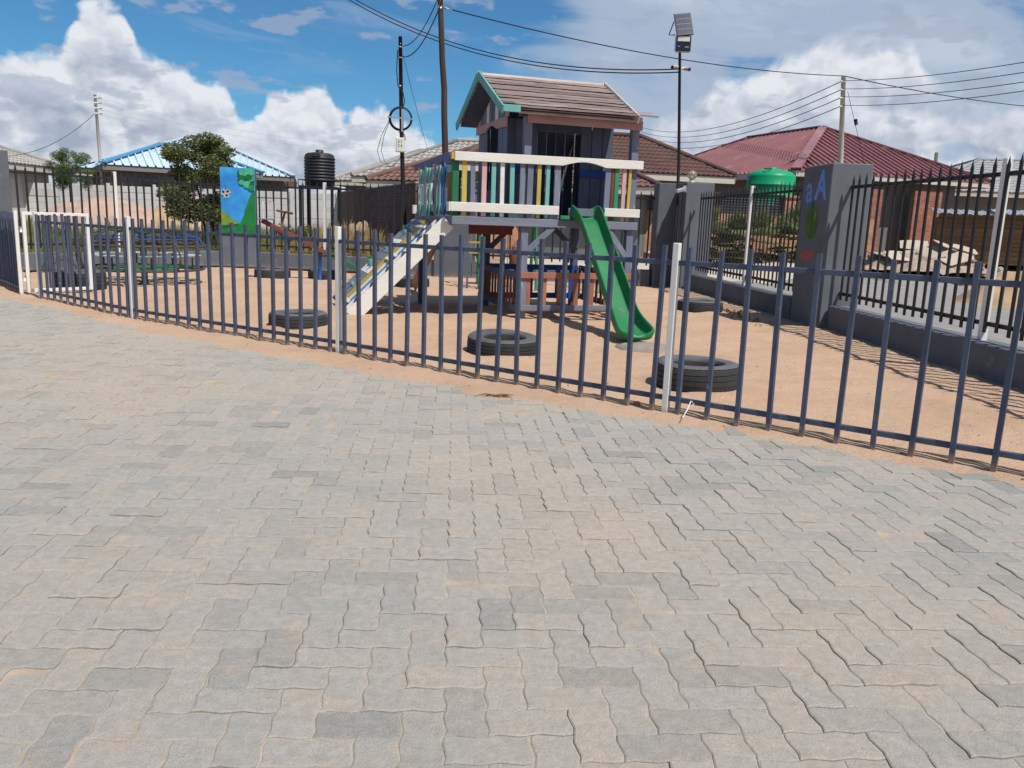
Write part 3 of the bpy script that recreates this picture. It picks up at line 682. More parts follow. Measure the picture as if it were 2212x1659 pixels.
# ------------------------------------------------------------------ play tower
def make_tower():
    T = thing('play_tower', 'wooden play tower with plank roof, colourful balcony slats and green slide', 'play tower', (.055, 10.98, .112), radians(18))
    T.scale = (.915, .915, .915)
    rs = random.Random(5)
    XZ = lambda y: Matrix(((1, 0, 0, 0), (0, 0, 1, y), (0, 1, 0, 0), (0, 0, 0, 1)))          # outline in x-z, extruded along +y
    YZ = lambda x: Matrix(((0, 0, 1, x), (1, 0, 0, 0), (0, 1, 0, 0), (0, 0, 0, 1)))          # outline in y-z, extruded along +x
    def b(name, m, x0, x1, y0, y1, z0, z1, parent=T, bev=.004): return MB().box(x0, x1, y0, y1, z0, z1).build(name, m, parent, bev)
    # posts through the deck
    for x, y, z1, m in ((.05, .06, 2.76, PGREY), (1.71, .06, 2.70, PGREY), (.05, 2.0, 1.34, PGREYD), (1.71, 2.2, 2.72, PGREYD), (-.95, 2.42, 2.2, PGREYD)):
        b('post', m, x-.055, x+.055, y-.055, y+.055, -.25, z1, bev=.006)
    b('corner_post', PGREEN, -1.03, -.94, .0, .09, 1.30, 2.16)
    # deck
    deck = MB().box(-1.0, 1.78, .02, 2.48, 1.30, 1.325).build('deck', PGREYD, T)
    n = 17
    for i in range(n):
        y = .02+(2.46)*(i+.5)/n
        MB().box(-1.02, 1.79, y-.067, y+.067, 1.328, 1.352).build('deck_board', BEAMM, deck, .003)
    b('front_beam', BEAMM, -1.04, 1.80, -.045, .0, 1.245, 1.36, bev=.006)
    b('side_beam', BEAMM, -1.045, -1.0, .003, 2.5, 1.235, 1.35); b('side_beam', BEAMM, 1.76, 1.805, .003, 2.5, 1.235, 1.35); b('back_beam', BEAMM, -1.0, 1.76, 2.46, 2.503, 1.235, 1.345)
    # front railing
    b('kick_plank', PWHITE, -1.07, .53, -.075, -.047, 1.425, 1.55, bev=.005); b('kick_plank', PWHITE, 1.24, 1.81, -.075, -.047, 1.43, 1.55, bev=.005)
    b('plank_end', PWHITE, -1.095, -1.072, -.078, .06, 1.425, 1.548)
    b('corner_stub', PWHITE, -1.10, -1.02, 2.46, 2.56, 1.38, 1.52)
    pts = [(-1.02, 2.105), (.56, 2.115)]+[(.56+.67*k/14, 2.115+.062*sin(pi*k/14)) for k in range(1, 14)]+[(1.23, 2.115), (1.82, 2.125), (1.82, 2.245), (-1.02, 2.225)]
    MB().prism(pts, XZ(-.075), .035).build('top_rail', PWHITE, T, .004)
    MB().box(-1.07, -1.03, -.085, .02, 2.12, 2.215).build('rail_bracket', PYEL, T)
    slats = [(-.87, .07, PYEL), (-.73, .065, PGREY), (-.59, .07, PPINKS), (-.45, .065, PTURQ), (-.31, .06, PWHITE), (-.16, .065, PTURQ), (-.03, .07, PGREY), (.075, .085, PGREY), (.22, .06, PYEL), (.345, .06, PTURQ), (.49, .09, PGREY),
             (1.265, .09, PGREY), (1.36, .05, PBROWN), (1.425, .065, PLEAF), (1.535, .06, PPINKS), (1.60, .045, PYEL)]
    for x, w, m in slats:
        h = rs.uniform(-.01, .01); o = MB().box(-w/2, w/2, -.012, .012, 1.37, 2.16+h).build('slat', m, T, .003, (x, -.028, 0)); o.rotation_euler = (0, rs.gauss(0, .006), 0)
    # left railing: scalloped board over turquoise slats
    pts = [(0, 2.22), (0, 2.09)]
    for c in (.42, 1.05, 1.68, 2.18):
        w = .20; pts += [(c-w+w*2*k/10, 2.075+.055*sin(pi*k/10)) for k in range(11)]
    pts += [(2.52, 2.06), (2.52, 2.17)]
    MB().prism(pts, YZ(-1.085), .03).build('scalloped_board', mat('paint_slate_blue', (.10, .125, .25), .7, .2, 6, .4, 40, wear=(.2, .22, .28), wear_t=.66), T, .003)
    for y, w, m, zb in ((2.17, .075, PTURQ, 1.31), (1.70, .10, PTURQ, 1.36), (1.47, .075, PTURQ, 1.31), (1.02, .16, PGREY, 1.36), (.75, .075, PTURQ, 1.34), (.46, .10, PBLUE, 1.36)):
        q = [(y-w/2, zb), (y+w/2, zb), (y+w/2, 2.04), (y, 2.14), (y-w/2, 2.04)]
        MB().prism(q, YZ(-1.052), .022).build('slat', m, T, .003)
    b('side_rail', PTURQ, -1.026, -1.004, .1, 2.40, 1.42, 1.53); b('side_rail', PTURQ, -1.026, -1.004, .1, 2.40, 1.96, 2.06)
    for y0 in (1.62, 1.02):
        f = MB(); f.box(-1.112, -1.088, y0, y0+.022, 1.52, 1.83); f.box(-1.112, -1.088, y0+.36, y0+.382, 1.52, 1.83); f.box(-1.112, -1.088, y0+.022, y0+.36, 1.52, 1.545); f.box(-1.112, -1.088, y0+.022, y0+.36, 1.81, 1.83)
        f.build('play_window_frame', WHITE, T, .002)
    # back railing seen through the slats
    b('back_rail', PTURQ, -.98, -.12, 2.42, 2.45, 2.0, 2.12); b('back_rail', PTURQ, -.98, -.12, 2.42, 2.45, 1.40, 1.52)
    for k, m in enumerate((PGREYD, PTURQ, PYEL, PGREYD, PTURQ)): b('slat', m, -.86+.16*k, -.79+.16*k, 2.39, 2.416, 1.38, 2.12)
    # little house
    HX0, HX1, HY0, HY1, ZT = -.10, 1.57, .50, 2.05, 2.78
    def plank_x(x0, x1, y, z0, z1, w, m, name='wall_plank', gapw=.010):
        k = max(1, round((x1-x0)/w)); ww = (x1-x0)/k
        for i in range(k):
            o = MB().box(-ww/2+gapw/2, ww/2-gapw/2, -.01, .01, z0, z1+rs.uniform(-.004, .004)).build(name, m, T, .003, (x0+ww*(i+.5), y+rs.uniform(-.003, .003), 0))
    def plank_y(y0, y1, x, z0, z1, w, m, name='wall_plank', gapw=.010):
        k = max(1, round((y1-y0)/w)); ww = (y1-y0)/k
        for i in range(k):
            MB().box(-.01, .01, -ww/2+gapw/2, ww/2-gapw/2, z0, z1+rs.uniform(-.004, .004)).build(name, m, T, .003, (x+rs.uniform(-.003, .003), y0+ww*(i+.5), 0))
    plank_x(HX0, .36, HY0, 1.36, ZT, .13, PGREYD); plank_x(1.04, HX1, HY0, 1.36, ZT, .18, PGREYD)
    b('lintel_board', PBLUE, .0, .34, HY0-.035, HY0-.013, 2.02, 2.11); b('lintel_board', PBLUE, 1.05, 1.50, HY0-.035, HY0-.013, 2.00, 2.11); b('door_head', PGREYD, .36, 1.04, HY0-.01, HY0+.01, 2.62, ZT)
    plank_y(HY0+.02, .97, HX0, 1.36, ZT, .105, PGREY); plank_y(1.58, HY1, HX0, 1.36, ZT, .155, PGREY); plank_y(.97, 1.58, HX0, 1.36, 1.78, .15, PGREY)
    plank_y(HY0+.02, HY1, HX1, 1.36, ZT, .14, PGREYD, gapw=.014)
    plank_x(HX0+.02, .55, HY1, 1.36, 2.86, .16, PGREYD, gapw=.007); plank_x(.73, HX1-.02, HY1, 1.36, 2.86, .17, PGREYD, gapw=.009); plank_x(.55, .73, HY1, 1.36, 2.05, .12, PGREYD); plank_x(.55, .73, HY1, 2.42, 2.86, .12, PGREYD)
    # arched pink head board on the left wall, plain one on the front
    pts = [(.46, 2.655), (.97, 2.665)]+[(.97+.61*k/12, 2.665+.07*sin(pi*k/12)) for k in range(1, 12)]+[(1.58, 2.665), (2.12, 2.66), (2.12, 2.79), (.46, 2.80)]
    MB().prism(pts, YZ(HX0-.045), .028).build('arched_fascia', PPINK, T, .003)
    b('front_fascia', PPINK, .02, 1.79, -.035, -.008, 2.675, 2.81, bev=.005); b('wall_plate', PGREYD, -.08, 1.58, .0, .09, 2.76, 2.875); b('eave_board', ROOFW, -.15, 1.72, -.155, -.13, 2.775, 2.84)
    # gable of upright boards with cream battens
    zr = lambda y: 3.38-abs(y-1.0)*(.58/1.22)-.05
    for i in range(10):
        y = HY0-.05+.165*i; m = PGREY if i % 3 else PPINKS
        if i in (3, 6): m = PWHITE
        y1_ = y+.155
        q = [(y, 2.795), (y1_, 2.795), (y1_, max(2.80, zr(y1_))), (y, max(2.80, zr(y)))]
        if y < 1.0 < y1_: q = [(y, 2.795), (y1_, 2.795), (y1_, zr(y1_)), (1.0, zr(1.0)), (y, zr(y))]
        MB().prism(q, YZ(HX0-.02-.006*(i % 2)), .018).build('gable_board', m, T)
    # roof: overlapping weathered boards
    X0, X1 = -.42, 1.60
    R = bpy.data.objects.new('roof', None); col.objects.link(R); R.parent = T
    nb = 11
    for side in (-1, 1):
        e = Vector((0, 1.0+side*1.22, 2.805)); r = Vector((0, 1.0, 3.385)); d = (r-e); L_ = d.length; d.normalize(); nrm = d.cross(Vector((1, 0, 0))).normalized()
        if nrm.z < 0: nrm = -nrm
        w = L_/nb
        for i in range(nb):
            p0 = e+d*(w*i-.016)+nrm*(.044+rs.uniform(-.004, .006)); p1 = e+d*(w*(i+1)+.03)+nrm*.004
            bm_ = MB(); xa = X0+.02+rs.uniform(-.01, .01); xb = X1-.03+rs.uniform(-.01, .01)
            if side < 0 and i == 0: xa = -.20; xb = 1.92
            if side < 0 and i == 1: xb = 1.86
            th = .016; S = 10; vs = []
            for k in range(S+1):
                x = xa+(xb-xa)*k/S; wv = .006*fbm(x*2.3, i*3.1+side)
                for q, t in ((p0, 0), (p1, 0), (p1, th), (p0, th+.012)): vs.append((x, q.y+nrm.y*(t+wv), q.z+nrm.z*(t+wv)))
            fs = [(0, 1, 2, 3), (S*4+3, S*4+2, S*4+1, S*4)]
            for k in range(S):
                for a_ in range(4): fs.append((k*4+a_, (k+1)*4+a_, (k+1)*4+(a_+1) % 4, k*4+(a_+1) % 4))
            bm_.add(vs, fs).build('roof_board', ROOFW, R)
        MB().add([e+Vector((X0+.03, 0, -.012)), e+Vector((X1-.04, 0, -.012)), r+Vector((X1-.04, 0, -.012)), r+Vector((X0+.03, 0, -.012))], [(0, 1, 2, 3)]).build('gap_light_blocker', PGREYD, R)  # dark sheet added so no light shows through the board gaps
    MB().box(X0+.03, X1-.03, .95, 1.05, 3.41, 3.445).build('ridge_board', ROOFW, R, .006)
    for x, m in ((X0, PTURQ), (X1, ROOFW)):
        for side in (-1, 1):
            MB().bar((x-.012, 1.0, 3.42), (x-.012, 1.0+side*1.30, 2.79), .026, .115, (0, 0, 1)).build('barge_board', m, R, .003)
    b('eave_return', PTURQ, -.44, -.17, -.285, -.255, 2.765, 2.86, parent=R)
    # slide
    P0 = Vector((.94, -.02, 0)); P1 = Vector((.79, -2.30, 0)); dd = (P1-P0); run = dd.length; dd.normalize(); sx = Vector((-dd.y, dd.x, 0)); sx = Vector((dd.y, -dd.x, 0)) if sx.x < 0 else sx
    path = [(-.03, 1.375), (.12, 1.372), (.24, 1.33), (.38, 1.225), (.8, .885), (1.2, .56), (1.52, .30), (1.76, .105), (1.98, .0), (2.18, -.042), (2.31, -.052)]
    sec0 = [(-.275, .13), (-.262, .165), (-.24, .178), (-.222, .165), (-.205, .06), (-.19, .018), (-.16, .0), (.16, .0), (.19, .018), (.205, .06), (.222, .165), (.24, .178), (.262, .165), (.275, .13), (.235, .0), (.2, -.03), (-.2, -.03), (-.235, 0)]
    sec = [(x*.70, h) for x, h in sec0]
    vs = []; ns = len(sec)
    for k, (s, z) in enumerate(path):
        s0, z0 = path[max(0, k-1)]; s1, z1 = path[min(len(path)-1, k+1)]; t = Vector((0, s1-s0, z1-z0)).normalized(); nz_ = Vector((0, -t.z, t.y))
        flare = 1+.26*(1-sst(s, 0, .3))+.30*sst(s, 1.75, 2.2); hw = 1+.35*(1-sst(s, 0, .2))-.45*sst(s, 2.1, 2.32)
        for x, h in sec:
            hh = h*hw if h > 0 else h
            q = P0+dd*(s+nz_.y*hh)+sx*(x*flare); vs.append((q.x, q.y, z+nz_.z*hh))
    fs = [(k*ns+i, k*ns+(i+1) % ns, (k+1)*ns+(i+1) % ns, (k+1)*ns+i) for k in range(len(path)-1) for i in range(ns)]
    fs += [tuple(range(ns-1, -1, -1)), tuple((len(path)-1)*ns+i for i in range(ns))]
    mb = MB().add(vs, fs, True); me = mb.mesh('slide')
    bm = bmesh.new(); bm.from_mesh(me); bmesh.ops.recalc_face_normals(bm, faces=bm.faces); bmesh.ops.subdivide_edges(bm, edges=[e for e in bm.edges], cuts=1, use_grid_fill=True, smooth=.35) if False else None
    bm.to_mesh(me); bm.free()
    sl = place('slide', me, SLIDE, T); md = sl.modifiers.new('smooth', 'SUBSURF'); md.levels = 2; md.render_levels = 2
    b('slide_cleat', PLEAF, .55, .69, -.10, -.046, 1.365, 1.42); b('slide_cleat', PLEAF, 1.20, 1.28, -.10, -.046, 1.365, 1.42); b('slide_header', BEAMM, .69, 1.20, -.04, -.012, 1.42, 1.53)
    # play enclosure under the deck
    def pen(p, q, n, rail, slat, w, z0=.09, z1=.60):
        p = Vector((*p, 0)); q = Vector((*q, 0)); d = (q-p); L_ = d.length; d.normalize(); nr = Vector((-d.y, d.x, 0))
        MB().bar(p+Vector((0, 0, z1-.045)), q+Vector((0, 0, z1-.045)), .03, .09).build('pen_rail', rail, T, .004)
        MB().bar(p+Vector((0, 0, z0-.02)), q+Vector((0, 0, z0-.02)), .03, .095).build('pen_rail', rail, T, .004)
        for i in range(n):
            c = p+d*(L_*(i+.5)/n)+nr*.028
            o = MB().box(-w/2, w/2, -.01, .01, .02, z1-.03).build('pen_slat', slat if not isinstance(slat, list) else slat[i % len(slat)], T, .003, (c.x, c.y, 0), atan2(d.y, d.x))
    pen((.0, -.01), (1.76, -.01), 7, PTERRA, PTERRA, .085)
    pen((-.03, 2.12), (-.03, .02), 13, mat('pen_slate_blue', (.11, .12, .21), .75, .2, 6, .3), PBROWN, .075)
    pen((1.76, 2.12), (0, 2.12), 7, PBLUE, PBLUE, .09)
    pen((1.79, .02), (1.79, 2.12), 11, PGREYD, [PGREYD, PBROWN], .075)
    b('pen_sill', BEAMM, .0, 1.78, -.072, -.030, .045, .125)
    for p, q in (((.06, .02, .86), (.47, -.01, 1.25)), ((1.70, .02, .80), (1.33, -.01, 1.25)), ((1.70, 2.1, .85), (1.25, 2.1, 1.24)), ((.08, 1.96, .85), (.5, 2.0, 1.24))):
        MB().bar(p, q, .085, .04, (0, 1, 0)).build('brace', PGREY if p[1] < 1 else PGREYD, T, .004)
    b('under_board', PBROWN, -.47, .24, 1.18, 1.215, 1.10, 1.245)
    # climbing ramp on the left: three lanes between stringers
    tx, tz, bx_, bz = -1.05, 1.27, -2.40, -.06
    slope = Vector((bx_-tx, 0, bz-tz)).normalized(); nrm = Vector((-slope.z, 0, slope.x));  nrm = nrm if nrm.z > 0 else -nrm
    RP = bpy.data.objects.new('climbing_ramp', None); col.objects.link(RP); RP.parent = T
    def lp(t, y, n=0): return Vector((tx+(bx_-tx)*t, y, tz+(bz-tz)*t))+nrm*n
    for y, m, h in ((.11, PWHITE, .21), (.80, PWHITE, .09), (1.56, mat('paint_ochre', (.42, .27, .05), .7, .2, 6, .3, wear=(.5, .45, .36), wear_t=.50), .09), (2.34, BEAMM, .15)):
        MB().bar(lp(0, y), lp(1, y), .032, h, nrm).build('stringer', m, RP, .004)
    for k in range(5):
        t = .16+.17*k; b_ = MB().box(-.10, .10, -.32, .32, -.012, .012).build('step', BEAMM, RP, .003, lp(t, .455, -.02))
    for k in range(5):
        t = .22+.17*k; MB().bar(lp(t, .135, -.03), lp(t, .775, -.03), .03, .09, nrm).build('step_riser', PBROWN, RP)
    for k, (y, w, m) in enumerate(((.93, .17, PBLUEL), (1.12, .14, mat('paint_cream', (.60, .53, .40), .7, .15, 6, .3, wear=(.45, .36, .25), wear_t=.6)), (1.36, .24, PYEL))):
        MB().bar(lp(.06, y, .03+.012*k), lp(1, y, .03+.012*k), w, .02, nrm).build('ramp_board', m, RP, .003)
    for t, y0, y1 in ((.10, .82, 1.54), (.42, .82, 1.2), (.47, .95, 1.3), (.93, .82, 1.3)):
        MB().bar(lp(t, y0, .07), lp(t, y1, .07), .05, .03, nrm).build('ramp_cleat', PWHITE, RP, .003)
    nbd = 12
    for i in range(nbd):
        t = .02+.96*(i+.5)/nbd; m = PWHITE if i in (3, 7) else BEAMM
        MB().bar(lp(t, 1.58, .06+rs.uniform(-.004, .004)), lp(t, 2.32, .06), 1.33*1.37/nbd*.96, .022, nrm).build('climbing_board', m, RP, .003)
    for k, (t, y) in enumerate(((.13, 2.1), (.18, 1.8), (.37, 2.15), (.55, 2.12), (.58, 1.8), (.86, 2.1), (.80, 1.75))):
        q = lp(t, y, .085); mb = MB().lathe([(.001, .04), (.03, .035), (.05, .01), (.055, -.02)], 10, (0, 0, 0), True, lambda a, i: 1+.25*sin(3*a)); mb.build('climbing_hold', mat('hold_green', (.09, .20, .15), .6, .2) if k == 0 else MATS['hold_green'], RP, loc=q)
    # rear ramp board, reddish
    MB().bar((-.55, 2.5, 1.28), (-.60, 4.9, -.03), .19, .035, (1, 0, .4)).build('rear_ramp', PTERRA, T, .004)
    return T
make_tower()

# concrete footing at the slide end, stones, twigs
MB().lathe([(.001, .03), (.18, .028), (.27, .0), (.29, -.05)], 18, (0, 0, 0), True, lambda a, i: 1+.18*sin(2*a+.6)+.1*sin(5*a)).build('concrete_footing', mat('concrete_rough', (.24, .21, .175), .95, .3, 8, 1, 30), loc=(1.42, 9.0, .012))
tag(bpy.data.objects['concrete_footing'], 'rough concrete lump under the foot of the green slide', 'concrete')

def make_swing():
    t = thing('swing_set', 'green framed swing set with yellow rung ladder behind the play tower', 'swing set', (-.7, 16.6, 0), radians(4))
    for x in (-.05, 1.05, 2.3):
        for s in (-1, 1): MB().tube([(x, s*.75, 0), (x, 0, 2.0)], .032, 8).build('leg', PGREEN, t)
    MB().tube([(-.15, 0, 2.02), (2.4, 0, 2.02)], .035, 8).build('top_beam', PGREEN, t)
    for s in (-.28, .12): MB().bar((s, -.62, 0), (s, -.35, 1.35), .035, .06).build('ladder_side', PGREYD, t)
    for k in range(7):
        f = (k+.6)/7; MB().bar((-.28, -.62+.27*f, 1.35*f), (.12, -.62+.27*f, 1.35*f), .03, .035).build('rung', PYEL if k > 2 else PGREYD, t)
    for x in (.52, .80):
        MB().tube([(x, 0, 2.0), (x, .02, .45)], .008, 6).build('chain', BLACK, t)
    s_ = MB(); s_.lathe([(.001, .0), (.09, .01), (.11, .05), (.09, .26), (.05, .40)], 14, (.66, 0, .42)); s_.build('swing_seat', PBROWN, t)
make_swing()

# ------------------------------------------------------------------ tyres
def tyre_mesh(R, W, hole, ribs=5, blocks=72, lug=.02, seed=0, tread=True):
    prof = [(hole, W*.25), (hole+.012, W*.10), (hole, 0+W*.02), (hole+.02, .0)]
    prof = []
    prof += [(hole, W*.5), (hole, W*.16), (hole+.015, W*.05), (hole+.05, .004), (R*.82, .0), (R*.93, W*.03), (R*.975, W*.09)]
    z0 = W*.12; z1 = W*.88
    for k in range(ribs):
        a = z0+(z1-z0)*k/ribs; b_ = z0+(z1-z0)*(k+1)/ribs; g = .004
        bulge = lambda z: R*(1-.02*((z/W-.5)*2)**2)
        prof += [(bulge(a)-.009, a), (bulge(a), a+g), (bulge(b_), b_-g), (bulge(b_)-.009, b_)]
    prof += [(R*.975, W*.91), (R*.93, W*.97), (R*.82, W), (hole+.05, W-.004), (hole+.015, W*.95), (hole, W*.84), (hole, W*.5)]
    mb = MB(); n = blocks*2; m = len(prof); rs = random.Random(seed)
    ph = rs.uniform(0, 6)
    vs = []
    for k in range(n):
        a = 2*pi*k/n
        for r, z in prof:
            rr = r
            if lug and r > R*.91 and r < R*.9905 and k % 2 and (z < W*.14 or z > W*.86): rr -= lug*.5
            if tread and r > R*.985 and k % 4 == 0: rr -= .002
            zz = z*(1+.02*sin(2*a+ph))
            vs.append((rr*cos(a)*(1+.012*sin(2*a+ph)), rr*sin(a), zz))
    fs = [(k*m+i, ((k+1) % n)*m+i, ((k+1) % n)*m+i+1, k*m+i+1) for k in range(n) for i in range(m-1)]
    me = mb.add(vs, fs, True).mesh('tyre'); me.materials.append(RUBBER); me.materials.append(SIDEW_LIT)
    me.polygons.foreach_set('material_index', [1 if (i >= m-7 and i < m-2) else 0 for k in range(n) for i in range(m-1)])  # only the upward sidewall faces take the painted sunlit tone
    try: me.set_sharp_from_angle(angle=radians(38))
    except Exception: pass
    return me
TM = [tyre_mesh(.335, .215, .205, 4, 40, .02, 1), tyre_mesh(.35, .20, .20, 5, 44, .0, 2), tyre_mesh(.325, .19, .19, 4, 40, .012, 3)]
for x, y, z, k, lab, tx, ty in (
    (1.53, 6.74, .0, 0, 'black tyre with a clean round hole lying beside the white fence post', .0, .0),
    (-.10, 8.22, -.03, 1, 'worn black tyre half sunk in sand in front of the play tower', .05, -.03),
    (-2.53, 9.60, -.02, 2, 'black tyre lying left of the ramp, between two fence posts', .0, .0),
    (2.95, 13.15, -.03, 1, 'grey black tyre lying beside the right hand low wall', .0, .0),
    (-4.98, 16.95, -.03, 1, 'small flat tyre at the foot of the mural pillar wall', .0, .0),
    (-3.95, 17.15, -.03, 0, 'tyre under the seesaw between its blue legs', .0, .0),
    (-2.02, 15.95, -.03, 1, 'tyre behind the climbing ramp of the tower', .0, .0),
    (-6.93, 13.15, -.02, 0, 'thick tyre lying behind the white gate', .0, .0)):
    o = place('tyre', TM[k], RUBBER, None, (x, y, z)); o.rotation_euler = (tx, ty, random.uniform(0, 6)); o.scale = (1.03, 1.03, 1.12); tag(o, lab, 'tyre', 'old tyres lying in the sand')
    if 'gate' in lab: o.scale = (1.12, 1.12, 1.55)
    if 'half sunk' in lab: o.scale = (1.06, 1.06, 1.12)
o = place('tyre', TM[2], RUBBER, None, (-9.05, 16.55, .02)); o.rotation_euler = (radians(90), 0, radians(35)); o.scale = (1.15, 1.15, .7)
tag(o, 'half buried upright tyre arch against the left back wall', 'tyre', 'old tyres lying in the sand')

# ------------------------------------------------------------------ roundabout and seesaw
def ring(r, z, n=40, rr=.018, c=(0, 0)):
    return MB().tube([(c[0]+r*cos(2*pi*k/n), c[1]+r*sin(2*pi*k/n), z) for k in range(n)], rr, 8, False, True)
def make_roundabout():
    t = thing('roundabout', 'rusty tube roundabout with blue and green rails and a green centre pole', 'roundabout', (-6.62, 14.75, 0), radians(10))
    rust = mat('rusty_tube', (.085, .06, .05), .7, .3, 12)
    MB().tube([(0, 0, -.05), (0, 0, .9)], .055, 12).build('centre_pole', PGREEN, t)
    ring(1.04, .68, rr=.022).build('top_ring', rust, t); ring(1.0, .27, rr=.022).build('floor_ring', rust, t); ring(.55, .27, rr=.018).build('inner_ring', PLEAF, t); ring(.62, .93, rr=.011).build('hand_ring', PGREEN, t)
    ring(.95, .80, rr=.011).build('hand_ring', PBLUE, t)
    for k in range(8):
        a = 2*pi*k/8; c, s = cos(a), sin(a)
        MB().tube([(0, 0, .30), (1.0*c, 1.0*s, .27)], .016, 6).build('spoke', PGREEN if k % 2 else rust, t)
        MB().tube([(1.0*c, 1.0*s, .27), (1.10*c, 1.10*s, .36), (1.12*c, 1.12*s, .52), (1.04*c, 1.04*s, .68), (.95*c, .95*s, .80), (.62*c, .62*s, .93), (.05*c, .05*s, .88)], .016, 8).build('upright_tube', PBLUE if k % 3 == 0 else rust, t)
        a2 = a+pi/8; c2, s2 = cos(a2), sin(a2)
        M = Matrix.Translation((.82*c2, .82*s2, .50)) @ Matrix.Rotation(a2, 4, 'Z')
        MB().box(-.12, .12, -.20, .20, -.012, .012, M).build('seat', mat('seat_grey', (.38, .40, .44), .6, .2) if k == 0 else MATS['seat_grey'], t, .004)
        MB().tube([(.82*c2, .82*s2, .27), (.82*c2, .82*s2, .49)], .014, 6).build('seat_leg', rust, t)
    for k in range(5):
        a = 2*pi*k/5; M = Matrix.Rotation(a, 4, 'Z')
        MB().box(.12, .85, -.10, .10, .288, .30, M).build('floor_plate', PGREEN, t)
make_roundabout()
def make_seesaw():
    t = thing('seesaw', 'tilted seesaw with red brown and green plank on blue legs by the back wall', 'seesaw', (-3.80, 16.9, 0), 0)
    pv = Vector((0, 0, .52)); d = Vector((.80, .20, -.40)).normalized()
    MB().bar(pv-d*1.45, pv, .11, .09).build('plank', PBROWN, t, .008); MB().bar(pv, pv+d*1.28, .11, .09).build('plank_low_end', PGREEN, t, .008)
    for s in (-.17, .17): MB().tube([(s, -.12, -.05), (s, -.10, .55)], .035, 8).build('leg', PBLUE, t)
    MB().tube([(-.2, -.10, .50), (.2, -.10, .50)], .022, 8).build('axle', BLACK, t)
    for f, m in ((-1.05, PBROWN), (.92, PGREEN)):
        q = pv+d*f; up_ = Vector((.25, 0, 1)).normalized()
        MB().tube([q, q+up_*.36], .022, 8).build('handle_stem', m, t); MB().tube([q+up_*.36+Vector((-.16, 0, .03)), q+up_*.36+Vector((.16, 0, -.02))], .022, 8).build('handle_bar', m, t)
    for f in (-1.35,):
        q = pv+d*f+Vector((0, 0, .06)); MB().box(-.13, .13, -.15, .15, 0, .025).build('seat', PGREY, t, .005, q)
        MB().tube([q+Vector((-.1, .12, 0)), q+Vector((-.1, .12, .36)), q+Vector((.1, .12, .36)), q+Vector((.1, .12, 0))], .012, 6).build('seat_back', GALV, t)
make_seesaw()
# black hose along the foot of the left back wall
hp = [(-9.6, 16.15, .03)]+[(-9.4+2.5*k/10, 16.2+3.35*k/10-.28+.05*sin(k*2.1), .035+.02*abs(sin(k*1.3))) for k in range(11)]+[(-5.6, 19.35, .03), (-4.2, 19.1, .04), (-2.6, 18.8, .03)]
tag(MB().tube(hp, .022, 8).build('hose', BLACK), 'black hose lying along the foot of the back wall', 'hose')

# ------------------------------------------------------------------ poles, lamps and wires
def catenary(p, q, sag, n=22):
    p = Vector(p); q = Vector(q); return [p.lerp(q, k/n)-Vector((0, 0, sag*4*(k/n)*(1-k/n))) for k in range(n+1)]
def wire(label, p, q, sag, r=.011, m=None, group=None):
    p = Vector(p); pts = [v-p for v in catenary(p, q, sag)]
    return tag(MB().tube(pts, r, 6).build('overhead_wire', m or WIRE, loc=p), label, 'wire', group)
def pole(name, label, pts, rs_, m, loc):
    t = thing(name, label, 'pole', loc); pts = [Vector(p)-Vector(loc) for p in pts]
    MB().tube(pts, rs_, 14).build('shaft', m, t); return t
tb = pole('timber_pole', 'tall slightly bent brown timber pole rising beside the tower roof', [(-1.70, 20.0, -.2), (-1.73, 20, 1.2), (-1.76, 20, 2.85), (-1.80, 20, 3.7), (-1.81, 20, 4.25), (-1.87, 20, 4.9), (-1.89, 20, 5.3), (-1.94, 20, 6.2), (-1.98, 20, 7.2)], [.078, .077, .075, .072, .070, .067, .065, .062, .058], TIMBER, (-1.70, 20.0, 0))
MB().tube([(-.24, 0, 5.98), (-.24, 0, 6.05)], .070, 14).build('steel_band', GALV, tb)
MB().tube([(-.16, -.02, 6.02), (-.05, -.03, 5.98), (.05, -.02, 5.95)], .012, 6).build('strap', GALV, tb)
bp_ = pole('utility_pole', 'dark service pole with a cable coil and a white meter box', [(-2.72, 20.5, -.2), (-2.80, 20.5, 1.8), (-2.86, 20.5, 3.4), (-2.91, 20.5, 5.46)], [.062, .055, .050, .044], TIMBERD, (-2.72, 20.5, 0))
